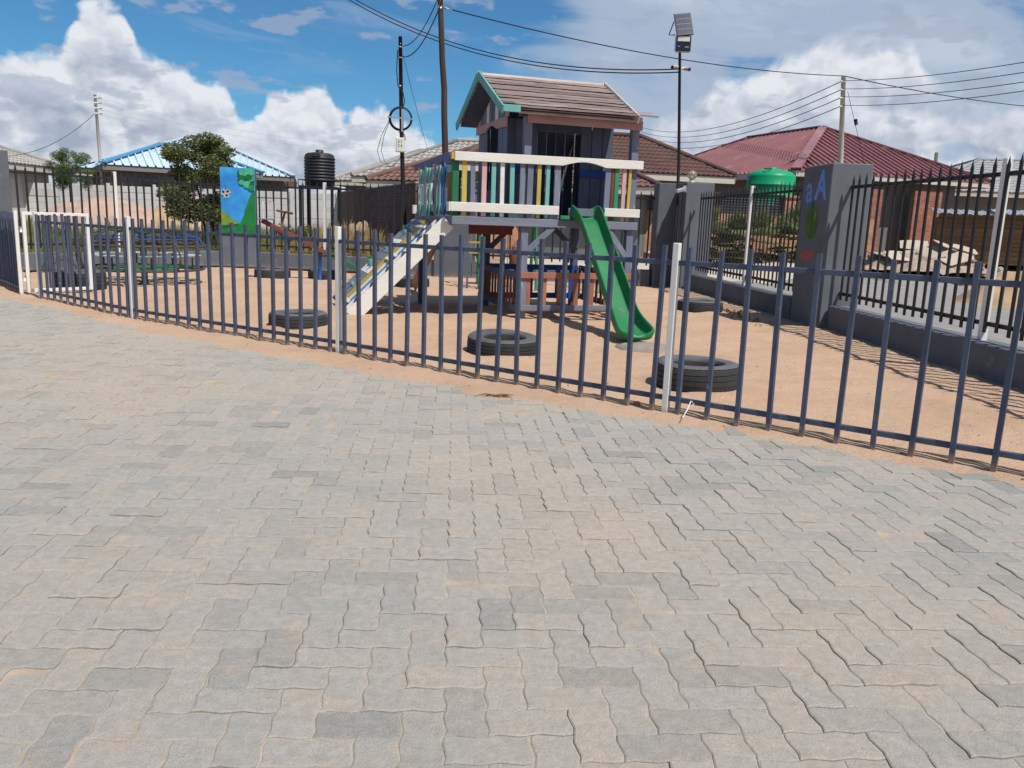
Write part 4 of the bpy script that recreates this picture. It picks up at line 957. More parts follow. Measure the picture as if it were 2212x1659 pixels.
def pole_fittings():
    c = Vector((-.15, -.12, 3.60))
    for k in range(4):
        r = .275-.012*k; n = 30
        MB().tube([c+Vector((r*cos(2*pi*i/n)+.004*k, -.012*k, r*sin(2*pi*i/n))) for i in range(n)], .010, 6, False, True).build('cable_coil', WIRE, bp_)
    MB().bar(c+Vector((-.30, -.05, .03)), c+Vector((.30, -.05, -.005)), .012, .035).build('coil_bracket', GALV, bp_); MB().bar(c+Vector((.05, -.052, -.30)), c+Vector((.05, -.052, .22)), .045, .012, (0, 1, 0)).build('coil_bracket', GALV, bp_)
    MB().tube([c+Vector((-.05, .05, -.30+.0)), c+Vector((.10, .0, -.36)), c+Vector((.12, -.02, -.45)), c+Vector((.0, .02, -.50))], .012, 6).build('small_loop', WIRE, bp_)
    for off in (0, .06):
        MB().tube([(-.42+off*.3, -.12, 3.56), (-.60+off, -.12, 3.20), (-.70+off*1.6, -.12, 2.85), (-.62+off*1.6, -.12, 2.6), (-.42+off, -.12, 2.48), (-.26, -.1, 2.55), (-.15, -.09, 2.72)], .007, 6).build('slack_cable', WIRE, bp_)
    bx = MB().box(-.235, -.045, -.26, -.115, 2.83, 3.16).build('meter_box', BOXW, bp_, .015)
    dkm = mat('stencil_black', (.03, .03, .03), .7)
    for s, x, z in (('0', -.165, 3.04), ('1', -.10, 3.04), ('2', -.165, 2.95), ('6', -.10, 2.95)):
        o = place('numeral', text_mesh(s, .085, .001), dkm, bx, M=Matrix(((1, 0, 0, x), (0, 0, -1, -.2625), (0, 1, 0, z), (0, 0, 0, 1))))
    MB().bar((-.27, -.1, 2.86), (-.02, -.1, 2.855), .012, .02).build('box_strap', GALV, bp_); MB().bar((-.27, -.1, 3.13), (-.02, -.1, 3.125), .012, .02).build('box_strap', GALV, bp_)
    for z in (4.98, 5.22, 4.35): MB().tube([(-.185+.0*z, 0, z), (-.185, 0, z+.03)], .055, 12).build('steel_band', GALV, bp_)
    MB().tube([(-.235, -.08, 5.15), (-.26, -.06, 4.7), (-.225, -.08, 4.35), (-.10, -.08, 4.2), (-.06, -.08, 4.0), (-.10, -.08, 3.85)], .012, 6).build('service_cable', WIRE, bp_)
pole_fittings()
# slim black pole with the solar floodlight
sp_ = pole('lamp_pole', 'slim dark pole carrying a solar floodlight and two small cameras', [(3.34, 17.45, -.1), (3.25, 17.45, 2.6), (3.09, 17.45, 5.05)], [.034, .032, .026], TIMBERD, (3.34, 17.45, 0))
def solar():
    dk = mat('solar_cell', (.012, .018, .05), .25, .1, spec=.6); fr_ = mat('lamp_black', (.012, .014, .025), .4, .1); gl = mat('lamp_lens', (.55, .58, .55), .3, .05)
    hd = thing('solar_floodlight', 'solar floodlight with tilted panel on top of the slim pole', 'floodlight', (3.09, 17.45, 4.78))
    M = Matrix.Translation((.05, -.03, .475)) @ Matrix.Rotation(radians(-7), 4, 'Y') @ Matrix.Rotation(radians(64), 4, 'X') @ Matrix.Diagonal((.92, .88, 1, 1))
    MB().box(-.18, .18, -.29, .29, -.015, .015, M).build('panel_frame', fr_, hd, .006)
    for k in range(4): MB().box(-.16, .16, -.27+.135*k+.008, -.27+.135*(k+1)-.008, .0155, .020, M).build('solar_cell', dk, hd)
    for k in range(5): MB().box(-.165, .165, -.272+.135*k-.0015, -.272+.135*k+.0015, .0155, .022, M).build('cell_strip', GALV, hd)
    MB().tube([(-.12, .1, .55), (-.20, .12, .30), (-.08, .05, .29)], .012, 6).build('panel_arm', fr_, hd)
    MB().box(-.10, .22, -.12, -.03, -.06, .26).build('lamp_housing', GALV, hd, .03); MB().box(-.085, .205, -.128, -.118, -.045, .25).build('lamp_face', fr_, hd, .004); MB().box(-.06, .18, -.1315, -.1285, .14, .235).build('lens', gl, hd, .0005)
    MB().box(-.055, -.005, -.1315, -.1285, .03, .055).build('label_sticker', PBLUEL, hd); MB().box(.09, .17, -.1315, -.1285, .04, .048).build('label_print', GALV, hd); MB().box(.09, .17, -.1315, -.1285, .02, .028).build('label_print', GALV, hd)
    for s, lab in ((-1, 'left of two small white bullet cameras on the slim pole'), (1, 'right of two small white bullet cameras on the slim pole')):
        c = thing('security_camera', lab, 'camera', (3.125+.05*s, 17.40, 4.42+(.03 if s < 0 else 0)))
        MB().tube([(0, 0, 0), (.07*s, -.05, -.01)], .03, 10).build('mount', BOXW, c); MB().tube([(.04*s, -.03, 0), (.12*s, -.12, -.03)], .036, 12).build('camera_body', WHITE, c); MB().tube([(.12*s, -.12, -.03), (.127*s, -.128, -.0325)], .034, 12).build('lens', BLACK, c)
solar()
wr = pole('concrete_pole', 'tall pale concrete pole behind the lettered pillar', [(11.45, 30, -.3), (11.3, 30, 3.2), (11.04, 30, 6.62)], [.11, .095, .075], POLEC, (11.45, 30, 0))
for k, z in enumerate((6.42, 6.15, 5.88, 5.6)): MB().tube([(-.52+.01*k, -.10, z), (-.36, -.1, z)], .03, 8).build('insulator', BOXW, wr)
wl = pole('concrete_pole', 'pale leaning concrete pole left of the blue roofed house', [(-16.75, 34, -.3), (-16.80, 34, 3), (-16.86, 34, 5.62)], [.075, .065, .055], POLEC, (-16.75, 34, 0))
for z in (5.5, 5.3, 5.1, 4.9): MB().tube([(-.1, -.1, z), (.2, -.1, z)], .03, 8).build('insulator', BOXW, wl)
pole('concrete_pole', 'short grey pole top beyond the maroon roof at the right', [(19.6, 40, 0), (19.43, 40, 5.15)], [.1, .08], POLEC, (19.6, 40, 0))
G1 = 'twin blue black cables sagging to the lamp pole'
def twin(label, dz):
    S = Vector((-4.67, 24, 7.06+dz)); E_ = Vector((3.12, 17.43, 4.40+dz*.6)); pts = []
    for k in range(-8, 33):
        t = k/32; pts.append(S.lerp(E_, t)-Vector((0, 0, .55*4*t*(1-t)))-E_)
    tag(MB().tube(pts, .013, 6).build('overhead_wire', WIRE, loc=E_), label, 'wire', G1)
twin('upper of twin dark cables sagging from the top left to the lamp pole', .03)
twin('lower of twin dark cables sagging from the top left to the lamp pole', -.07)
wire('long dark cable from the bent timber pole across to the concrete pole', (-1.90, 20, 6.02), (11.04, 30, 6.62), .30, .014)
wire('long dark cable falling from the concrete pole to the right edge', (11.04, 30, 6.62), (27.2, 40, 7.25), .25, .016)
G3 = 'service cables at the dark pole'
wire('service cable rising from the dark pole top, upper', (-2.88, 20.47, 5.25), (-1.35, 15, 5.35), .32, .010, None, G3)
wire('service cable rising from the dark pole top, lower', (-2.88, 20.47, 5.02), (-1.30, 15, 5.28), .38, .012, None, G3)
wire('thin stay wire from the dark pole down to the grey tiled roof', (-2.84, 20.5, 5.05), (-3.24, 30, 3.6), .05, .006)
G4 = 'street power lines left of the concrete pole'; G5 = 'street power lines right of the concrete pole'; G6 = 'faint distant power lines'; G7 = 'faint power lines at the left edge'
for k, (zp, zl, zr) in enumerate(((6.45, 8.07, 5.22), (6.18, 7.76, 5.0), (5.92, 7.45, 4.79), (5.64, 7.11, 4.6))):
    n_ = ('top', 'second', 'third', 'lowest')[k]
    wire(n_+' of four power lines running left from the concrete pole', (11.0+.03*k, 29.9, zp), (8.27, 60, zl), .9, .014, None, G4)
    wire(n_+' of four power lines running right from the concrete pole', (11.0+.03*k, 29.9, zp), (11.5, 19.0, zr), .12, .010, None, G5)
    zz = (5.5, 5.3, 5.1, 4.9)[k]
    wire(n_+' of four faint lines behind the clouds, right of the left pole', (-16.8, 33.9, zz), (-3.4, 60, (6.85, 6.39, 5.82, 5.28)[k]), 1.0, .006, WIREL, G6)
    wire(n_+' of four faint lines left of the left pole', (-16.8, 33.9, zz), (-17.0, 26, (4.1, 3.9, 3.7, 3.5)[k]+.15), .1, .004, WIREL, G7)
wire('dark service line drooping from the left pole to the left house', (-16.86, 34, 4.95), (-19.2, 31, 2.95), .45, .010)
gw = wire('stay wire hanging from the concrete pole with a black weight', (11.2, 29.9, 6.1), (12.1, 29.9, 3.6), .0, .008); MB().tube([(.37, 0, -.90), (.43, 0, -1.10)], .06, 10).build('weight', BLACK, gw)

# ------------------------------------------------------------------ houses
def roof_plane(mb, eL, eR, tL, tR, kind, tile=.30, course=.36):
    """tiled or ribbed sheet between an eave edge and a (shorter) top edge, with real relief"""
    eL, eR, tL, tR = map(Vector, (eL, eR, tL, tR)); ux = (eR-eL); Wd = ux.length; ux.normalize()
    rel = tL-eL; vy = rel-ux*rel.dot(ux); H = vy.length; vy.normalize(); nr = ux.cross(vy).normalized()
    if nr.z < 0: nr = -nr
    a0 = (tL-eL).dot(ux); a1 = (tR-eL).dot(ux)
    lo = lambda v: a0*v/H; hi = lambda v: Wd+(a1-Wd)*v/H
    if kind == 'tile':
        per = 5; us = [tile*k/per for k in range(int(Wd/tile*per)+2)]; prof = lambda u: .022*(1+sin(2*pi*u/tile-.6*sin(2*pi*u/tile)))
        nc = max(1, round(H/course)); ch = H/nc
        for j in range(nc):
            v0, v1 = ch*j, ch*(j+1)
            vs = []; 
            for u in us:
                ua = min(max(u, lo(v0)), hi(v0)); ub = min(max(u, lo(v1)), hi(v1))
                p = eL+ux*ua+vy*(v0-.03)+nr*(prof(ua)+.030); q = eL+ux*ub+vy*v1+nr*(prof(ub)+.004); r = eL+ux*ua+vy*(v0-.03)+nr*(prof(ua)*.6-.004)
                vs += [p, q, r]
            fs = []
            for k in range(len(us)-1):
                if vs[3*k] == vs[3*k+3] and vs[3*k+1] == vs[3*k+4]: continue
                fs += [(3*k, 3*k+3, 3*k+4, 3*k+1), (3*k+2, 3*k+5, 3*k+3, 3*k)]
            mb.add(vs, fs, False)
    else:
        pr = [(0, 0), (.10, 0), (.12, .07), (.16, .07), (.18, 0)] if kind == 'rib' else [(0, 0), (.019, .012), (.038, .016), (.057, .012)]
        P = .30 if kind == 'rib' else .076
        us = []; k = 0
        while k*P < Wd+P: us += [(k*P+a, h) for a, h in pr]; k += 1
        vs = []; R = 10
        for (u, h) in us:
            for j in range(R+1):
                v = H*j/R; ua = min(max(u, lo(v)), hi(v)); vs.append(eL+ux*ua+vy*(v-(.04 if j == 0 else 0))+nr*(h+.01))
        fs = []; m = R+1
        for i in range(len(us)-1):
            for j in range(R):
                a = (i*m+j, (i+1)*m+j, (i+1)*m+j+1, i*m+j+1)
                if (vs[a[0]]-vs[a[1]]).length < 1e-5 and (vs[a[2]]-vs[a[3]]).length < 1e-5: continue
                fs.append(a)
        mb.add(vs, fs, False)
BRICKM = {}
def brick_mat(name, c1, c2, mortar, sc=1.0):
    m = bpy.data.materials.new(name); m.use_nodes = True; nt = m.node_tree; N = nt.nodes; L = nt.links; b = N['Principled BSDF']; b.inputs['Roughness'].default_value = .9
    tc = N.new('ShaderNodeTexCoord'); mp = N.new('ShaderNodeMapping'); L.new(tc.outputs['Object'], mp.inputs[0])
    sp = N.new('ShaderNodeSeparateXYZ'); L.new(mp.outputs[0], sp.inputs[0]); ad = N.new('ShaderNodeMath'); L.new(sp.outputs[0], ad.inputs[0]); L.new(sp.outputs[1], ad.inputs[1])
    cb = N.new('ShaderNodeCombineXYZ'); L.new(ad.outputs[0], cb.inputs[0]); L.new(sp.outputs[2], cb.inputs[1])
    br = N.new('ShaderNodeTexBrick'); L.new(cb.outputs[0], br.inputs['Vector']); br.inputs['Color1'].default_value = (*c1, 1); br.inputs['Color2'].default_value = (*c2, 1); br.inputs['Mortar'].default_value = (*mortar, 1)
    br.inputs['Scale'].default_value = 1; br.inputs['Brick Width'].default_value = .23; br.inputs['Row Height'].default_value = .085; br.inputs['Mortar Size'].default_value = .006; br.inputs['Bias'].default_value = -.1
    nz = N.new('ShaderNodeTexNoise'); L.new(tc.outputs['Object'], nz.inputs['Vector']); nz.inputs['Scale'].default_value = 3; nz.inputs['Detail'].default_value = 8
    mr = N.new('ShaderNodeMapRange'); L.new(nz.outputs[0], mr.inputs[0]); mr.inputs[1].default_value = .3; mr.inputs[2].default_value = .7; mr.inputs[3].default_value = .75; mr.inputs[4].default_value = 1.2
    mx = N.new('ShaderNodeMix'); mx.data_type = 'RGBA'; mx.blend_type = 'MULTIPLY'; mx.inputs[0].default_value = 1; L.new(br.outputs[0], mx.inputs[6]); L.new(mr.outputs[0], mx.inputs[7]); L.new(mx.outputs[2], b.inputs['Base Color'])
    bp = N.new('ShaderNodeBump'); bp.inputs['Strength'].default_value = .5; bp.inputs['Distance'].default_value = .01; inv = N.new('ShaderNodeMath'); inv.operation = 'SUBTRACT'; inv.inputs[0].default_value = 1; L.new(br.outputs['Fac'], inv.inputs[1]); L.new(inv.outputs[0], bp.inputs['Height']); L.new(bp.outputs[0], b.inputs['Normal'])
    return m
PLAST = mat('house_plaster', (.30, .28, .25), .92, .12, 1.5, .2, 40)
PLASTD = mat('house_plaster_grey', (.17, .175, .18), .92, .12, 1.5, .2, 40)
FASC = mat('fascia_cream', (.52, .49, .43), .8, .08)
FASCD = mat('fascia_grey', (.20, .19, .19), .8, .08)
GLASS = mat('dark_window', (.02, .022, .026), .15, .1, spec=.7)
def house(name, label, corner, a, w, d, ze, zr, kind, rm, wall=PLAST, fasc=FASC, gz=.4, over=.55, cap=None, wins=(), tile=.22, course=.30):
    """hip roofed house; corner = roof corner (front left seen from outside the front), a = direction of the front eave"""
    t = thing(name, label, 'house', (corner[0], corner[1], 0), a)
    MB().box(over, w-over, over, d-over, gz-.4, ze-.02).build('wall', wall, t)
    h = min(w, d)/2; rise = zr-ze
    if w >= d: r0, r1 = (h, d/2, zr), (w-h, d/2, zr)
    else: r0, r1 = (w/2, h, zr), (w/2, d-h, zr)
    c = [(0, 0, ze), (w, 0, ze), (w, d, ze), (0, d, ze)]
    mb = MB()
    if w >= d: planes = [(c[0], c[1], r0, r1), (c[1], c[2], r1, r1), (c[2], c[3], r1, r0), (c[3], c[0], r0, r0)]
    else: planes = [(c[0], c[1], r0, r0), (c[1], c[2], r0, r1), (c[2], c[3], r1, r1), (c[3], c[0], r1, r0)]
    for p in planes: roof_plane(mb, *p, kind, tile, course)
    R = mb.build('roof', rm, t)
    cm = cap or rm
    hips = [(c[0], r0), (c[1], r1 if w >= d else r0), (c[2], r1), (c[3], r0 if w >= d else r1), (r0, r1)]
    for p, q in hips:
        p = Vector(p)+Vector((0, 0, .06)); q = Vector(q)+Vector((0, 0, .06))
        if (p-q).length < .05: continue
        if kind == 'tile': MB().tube([p, q], .085, 8).build('ridge_cap', cm, R)
        else: MB().bar(p, q, .34, .05).build('ridge_cap', cm, R)
    for p, q in zip(c, c[1:]+c[:1]):
        p = Vector(p); q = Vector(q); dd = (q-p).normalized(); o = Vector((dd.y, -dd.x, 0))*-.015
        MB().bar(p+o+Vector((0, 0, -.11)), q+o+Vector((0, 0, -.11)), .03, .20).build('fascia', fasc, t)
    MB().box(.03, w-.03, .03, d-.03, ze-.16, ze-.13).build('soffit', FASC, t)
    for x, z0, ww, hh in wins:
        f = MB().box(x, x+ww, over-.05, over-.02, z0, z0+hh).build('window', FASCD, t); MB().box(x+.05, x+ww-.05, over-.062, over-.052, z0+.05, z0+hh-.05).build('pane', GLASS, f)
    return t
TBROWN = mat('tile_brown', (.115, .062, .052), .8, .22, 1.2, .2, 30); TRED = mat('tile_red', (.16, .088, .072), .8, .22, 1.2, .2, 30); TGREY = mat('tile_grey', (.30, .285, .265), .85, .18, 1.2, .2, 30, wear=(.45, .42, .38), wear_t=.62, wear_scale=1.4)
TGREYR = mat('tile_pale_grey', (.31, .32, .33), .85, .15, 1.2); MAROON = mat('sheet_maroon', (.25, .10, .105), .36, .14, .8, spec=.5, wear=(.30, .16, .16), wear_t=.56, wear_scale=.9); SKYB = mat('sheet_sky_blue', (.44, .54, .61), .5, .10, .8, spec=.5, wear=(.36, .47, .56), wear_t=.55, wear_scale=1.2); SKYC = mat('cap_blue', (.08, .26, .43), .5, .08)
house('tiled_house', 'house with brown wavy tiled hip roof right behind the play tower', (-1.9, 24.7), radians(14), 9.0, 4.7, 2.92, 4.18, 'tile', TBROWN, gz=.5, tile=.17, course=.27)
house('metal_roofed_house', 'unfinished house with large maroon ribbed metal roof at the right', (9.68, 29.85), radians(19), 9.1, 14.3, 3.42, 5.55, 'rib', MAROON, PLASTD, gz=.6, over=.9)
house('tiled_house', 'house with pale grey tiled roof at the right edge', (17.6, 37.5), radians(-4), 12, 9, 3.3, 5.0, 'tile', TGREYR, PLASTD, gz=.8, tile=.34, course=.4)
house('tiled_house', 'house with dull red tiled roof behind the dark brick wall', (-4.75, 26.2), radians(-14), 9.0, 7.0, 2.40, 3.95, 'tile', TRED, PLASTD, gz=.5, tile=.2)
house('tiled_house', 'nearer house with grey tiled roof behind the red one', (-6.15, 31.0), radians(-8), 8.5, 6.5, 2.72, 4.3, 'tile', TGREY, PLASTD, gz=.6)
house('tiled_house', 'farther house with grey tiled roof behind the black tank', (-8.6, 38.5), radians(-4), 9.0, 7.0, 2.85, 4.5, 'tile', TGREY, PLASTD, gz=.7)
house('metal_roofed_house', 'low front wing with pale blue ribbed metal roof behind the bushy tree', (-16.25, 33.0), radians(31), 6.2, 5.2, 2.93, 4.0, 'rib', SKYB, PLASTD, FASCD, gz=.5, cap=SKYC, wins=((1.35, 1.75, .75, .75),))
house('metal_roofed_house', 'main house with tall pale blue metal roof right of the bushy tree', (-19.3, 36.8), radians(14), 9.2, 9.6, 2.95, 4.95, 'rib', SKYB, PLASTD, FASCD, gz=.6)
house('tiled_house', 'house with grey brown tiled roof at the left edge', (-28.0, 27.3), radians(-2), 9.6, 7.2, 2.72, 4.05, 'tile', TGREY, mat('plaster_white', (.5, .5, .5), .9, .1), FASC, gz=.4)
house('tiled_house', 'distant grey roofed house between the feathery tree and the blue house', (-23.5, 44), radians(-3), 8, 6, 3.0, 4.3, 'tile', TGREY, PLAST, gz=.8)

# unfinished brick corner of the maroon house
def make_brickwork():
    m = brick_mat('red_brick', (.27, .085, .05), (.34, .13, .08), (.30, .25, .21))
    t = thing('brick_column', 'square red brick column under the maroon roof', 'column', (12.75, 30.95, 0), radians(19)); MB().box(-.35, .35, -.35, .35, .3, 2.9).build('brickwork', m, t); MB().box(-.42, .42, -.42, .42, .2, .62).build('footing', CONC, t)
    t = thing('brick_wall', 'unfinished red brick wall with openings behind the rubble', 'wall', (14.2, 31.6, 0), radians(19))
    MB().box(.6, 1.9, -.11, .11, .4, 2.95).build('brickwork', m, t); MB().box(1.9, 3.6, -.11, .11, .4, 1.45).build('brickwork', m, t); MB().box(1.9, 3.6, -.12, .12, 1.45, 1.52).build('sill', CONC, t); MB().box(3.3, 3.75, -.11, .11, 1.52, 2.1).build('brickwork', m, t)
    # neighbour's wall across the street: brick base, slatted steel on top
    m2 = brick_mat('face_brick', (.42, .19, .10), (.50, .25, .14), (.36, .30, .25))
    t = thing('street_wall', 'orange face brick wall topped by grey slatted panels across the street', 'wall', (-2.2, 24.9, 0), radians(16))
    L_ = 15.0
    MB().box(0, L_, -.11, .11, .1, 1.80).build('brick_base', m2, t)
    for k in range(6):
        x = 2.9*k
        if x > L_: break
        MB().box(x-.2, x+.2, -.17, .17, .1, 2.38).build('pier', m2, t); MB().box(x-.25, x+.25, -.22, .22, 2.38, 2.46).build('pier_cap', m2, t)
    sl = MB()
    for k in range(5):
        for i in range(6): sl.bar((2.9*k+.2, 0, 1.85+.085*i), (2.9*k+2.7, 0, 1.85+.085*i), .03, .055, (0, -.5, 1))
    o = sl.build('slats', mat('slat_grey', (.13, .15, .18), .5, .1, metal=.3), t); o['kind'] = 'stuff'
    t = thing('planter', 'low red brick planter edge with white coping under the palms', 'planter', (3.9, 25.4, 0), radians(16))
    MB().box(0, 7.6, -.11, .11, .1, .50).build('brick_edge', m, t); MB().box(0, 7.6, -.13, .13, .50, .56).build('coping', FASC, t)
    # dark shaded brick wall of the left neighbour
    m3 = brick_mat('dark_brick', (.115, .062, .052), (.16, .085, .07), (.17, .14, .12))
    L2, a2 = seg((-2.35, 20.1), (-6.75, 32.0)); t = thing('brick_wall', 'long dark brown brick wall running back beside the service pole', 'wall', (-2.35, 20.1, 0), a2)
    MB().box(0, L2, -.11, .11, -.1, 2.12).build('brickwork', m3, t); top = MB()
    rs = random.Random(2)
    for k in range(52):
        x = L2*k/52; top.box(x, x+L2/52-.01, -.12, .12, 2.12, 2.14+.02*rs.random())
    top.build('mortar_top', CONC, t)['kind'] = 'stuff'
make_brickwork()

def make_precast():
    pm_ = mat('precast_panel', (.58, .58, .575), .92, .10, 2, .25, 40, wear=(.36, .35, .33), wear_t=.64, wear_scale=2.5)
    x0, x1 = -22.6, -6.85; n = 9; L_ = (x1-x0)/n
    t = thing('precast_wall', 'pale precast concrete panel wall behind the sand heaps', 'wall', (x0, 32.0, 0), 0)
    pn = MB().box(.07, L_-.07, -.025, .025, .0, .232).mesh('panel', .006); po = MB().box(-.07, .07, -.07, .07, -.3, 1.78).mesh('post', .008); rs = random.Random(4)
    for i in range(n+1): place('post', po, pm_, t, (L_*i, 0, .40))
    for i in range(n):
        for j in range(7): place('panel', pn, pm_, t, (L_*i, rs.uniform(-.012, .012), .42+.24*j))
make_precast()

# ------------------------------------------------------------------ shed, rubble, heaps, tanks
def heap(name, label, cat, x, y, z0, rx, ry, h, m, seed=0, n=44, rough=.12):
    vs = []
    for j in range(n+1):
        for i in range(n+1):
            u = -1.15+2.3*i/n; v = -1.15+2.3*j/n; r = sqrt(u*u+v*v)*(1+.10*fbm(u*1.5+seed, v*1.5))
            hh = h*(max(0, 1-r)**.85)*(1+.0*u) if r < 1 else 0
            hh = h*max(0, 1-r*r)**1.15+h*rough*fbm(u*3+seed, v*3, 1)*max(0, 1.1-r)
            vs.append((u*rx, v*ry, hh-.05*(r > 1)*(r-1)*4))
    fs = [(j*(n+1)+i, j*(n+1)+i+1, (j+1)*(n+1)+i+1, (j+1)*(n+1)+i) for j in range(n) for i in range(n)]
    return tag(MB().add(vs, fs, True).build(name, m, loc=(x, y, z0)), label, cat)
SANDP = mat('heap_sand_pink', (.37, .26, .20), .97, .22, 2.5, .9, 9); SANDY = mat('heap_sand_yellow', (.45, .32, .19), .97, .2, 2.5, .9, 9); ROCKM = mat('rock_soil', (.34, .235, .165), .95, .35, 3, 1, 8)
heap('sand_heap', 'long pinkish sand heap behind the roundabout fence', 'sand heap', -13.6, 27.5, .15, 3.1, 2.4, 1.45, SANDP, 1)
heap('sand_heap', 'yellow sand heap behind the bushy tree', 'sand heap', -11.1, 28.3, .15, 2.3, 2.2, 1.55, SANDY, 4)
heap('sand_heap', 'yellow sand heap across the road at the right edge', 'sand heap', 10.3, 16.8, .0, 1.35, 1.3, .72, SANDY, 7, 60, .2)
heap('soil_heap', 'heap of brown soil clods by the dark brick wall', 'soil heap', -4.62, 24.4, .10, 1.25, 1.0, .95, ROCKM, 3, 56, .35)
def rock(r, seed, sub=2):
    bm = bmesh.new(); bmesh.ops.create_icosphere(bm, subdivisions=sub, radius=r)
    for v in bm.verts: v.co *= 1+.35*mnoise.noise(v.co/r*1.3+Vector((seed, 0, 0))); v.co.z *= .7
    me = bpy.data.meshes.new('stone'); bm.to_mesh(me); bm.free(); return me
def make_rubble():
    t = thing('rubble_pile', 'pile of broken pale boards and rubble across the road', 'rubble', (11.7, 24.4, .42), 0)
    bd = mat('ceiling_board', (.40, .34, .27), .9, .1, 2); gy = mat('rubble_grey', (.30, .28, .26), .95, .3, 4, .6, 10); rb = mat('rubble_red', (.30, .14, .09), .95, .3, 4)
    rs = random.Random(8)
    heapm = MB(); vs = []; n = 30
    for j in range(n+1):
        for i in range(n+1):
            u = -1+2*i/n; v = -1+2*j/n; vs.append((u*2.1, v*1.3, .52*max(0, 1-u*u-v*v)+.10*fbm(u*5, v*5, 9)-.08))
    heapm.add(vs, [(j*(n+1)+i, j*(n+1)+i+1, (j+1)*(n+1)+i+1, (j+1)*(n+1)+i) for j in range(n) for i in range(n)]); heapm.build('rubble_mass', mat('rubble_soil', (.30, .235, .18), .95, .35, 5, .8, 8), t)
    for x, y, z, w, d, rx, ry, rz in ((.75, -.1, .62, 1.3, .8, -22, 14, 20), (.1, -.35, .42, 1.5, .9, -26, -10, -6), (-.75, -.6, .30, 1.4, .8, -24, 5, 12), (.75, -.75, .30, 1.3, .7, -20, -14, 25), (1.25, -.2, .55, .9, .6, -15, 18, -30), (-1.3, -.3, .30, 1.1, .5, -10, 10, 35), (-.1, .1, .62, 1.0, .7, -30, 5, -20), (-1.0, .1, .33, 1.1, .45, -8, 3, 5)):
        M = Matrix.Translation((x, y, z)) @ Matrix.Rotation(radians(rz), 4, 'Z') @ Matrix.Rotation(radians(-rx), 4, 'X') @ Matrix.Rotation(radians(ry), 4, 'Y')
        w *= .78; d *= .8; MB().prism([(-w/2, -d/2), (w*rs.uniform(.3, .5), -d/2), (w/2, d*rs.uniform(-.2, .1)), (w*rs.uniform(.3, .5), d/2), (-w*.1, d*rs.uniform(.35, .5)), (-w/2, d*rs.uniform(.2, .5))], M, .022).build('broken_board', bd, t)
    for k in range(34):
        a = rs.uniform(-1, 1); b_ = rs.uniform(-1, .4)
        if k > 12: a = rs.uniform(.3, 1.05)
        o = place('stone', rock(rs.uniform(.06, .15), k, 1), rs.choice((gy, gy, rb)), t, (a*2.0, b_*1.1, max(0, .45*(1-a*a-b_*b_))+.02)); o.rotation_euler = (rs.random(), rs.random(), rs.random()*6)
make_rubble()
def make_shed():
    pk = mat('shed_plank', (.20, .125, .07), .9, .3, 4, .5, 20, stretch=(.2, 1, 3)); zn = mat('zinc_sheet', (.40, .43, .48), .4, .15, 2, metal=.5, wear=(.30, .15, .09), wear_t=.58, wear_scale=1.5)
    t = thing('plank_shed', 'rough brown plank shed with loose zinc roof sheets at the right', 'shed', (13.55, 27.2, .5), radians(-24))
    for k in range(11): MB().box(0, 5.5, -.02-.01*(k % 2), .02, .14*k, .14*k+.133).build('plank', pk, t, .004)
    MB().box(.02, 5.4, .05, 3.0, 0, 1.45).build('shed_body', pk, t)
    for k in range(3):
        mb = MB(); M = Matrix.Translation((-.15+1.75*k, -.35-.05*k, 1.56+.02*k)) @ Matrix.Rotation(radians(2), 4, 'Y') @ Matrix.Rotation(radians(4), 4, 'X'); vs = []
        for i in range(61):
            for y in (0, 3.3): vs.append(M @ Vector((1.95*i/60, y, .018*sin(i*1.05))))
        mb.add(vs, [(2*i, 2*i+2, 2*i+3, 2*i+1) for i in range(60)]); mb.build('zinc_sheet', zn, t)
make_shed()
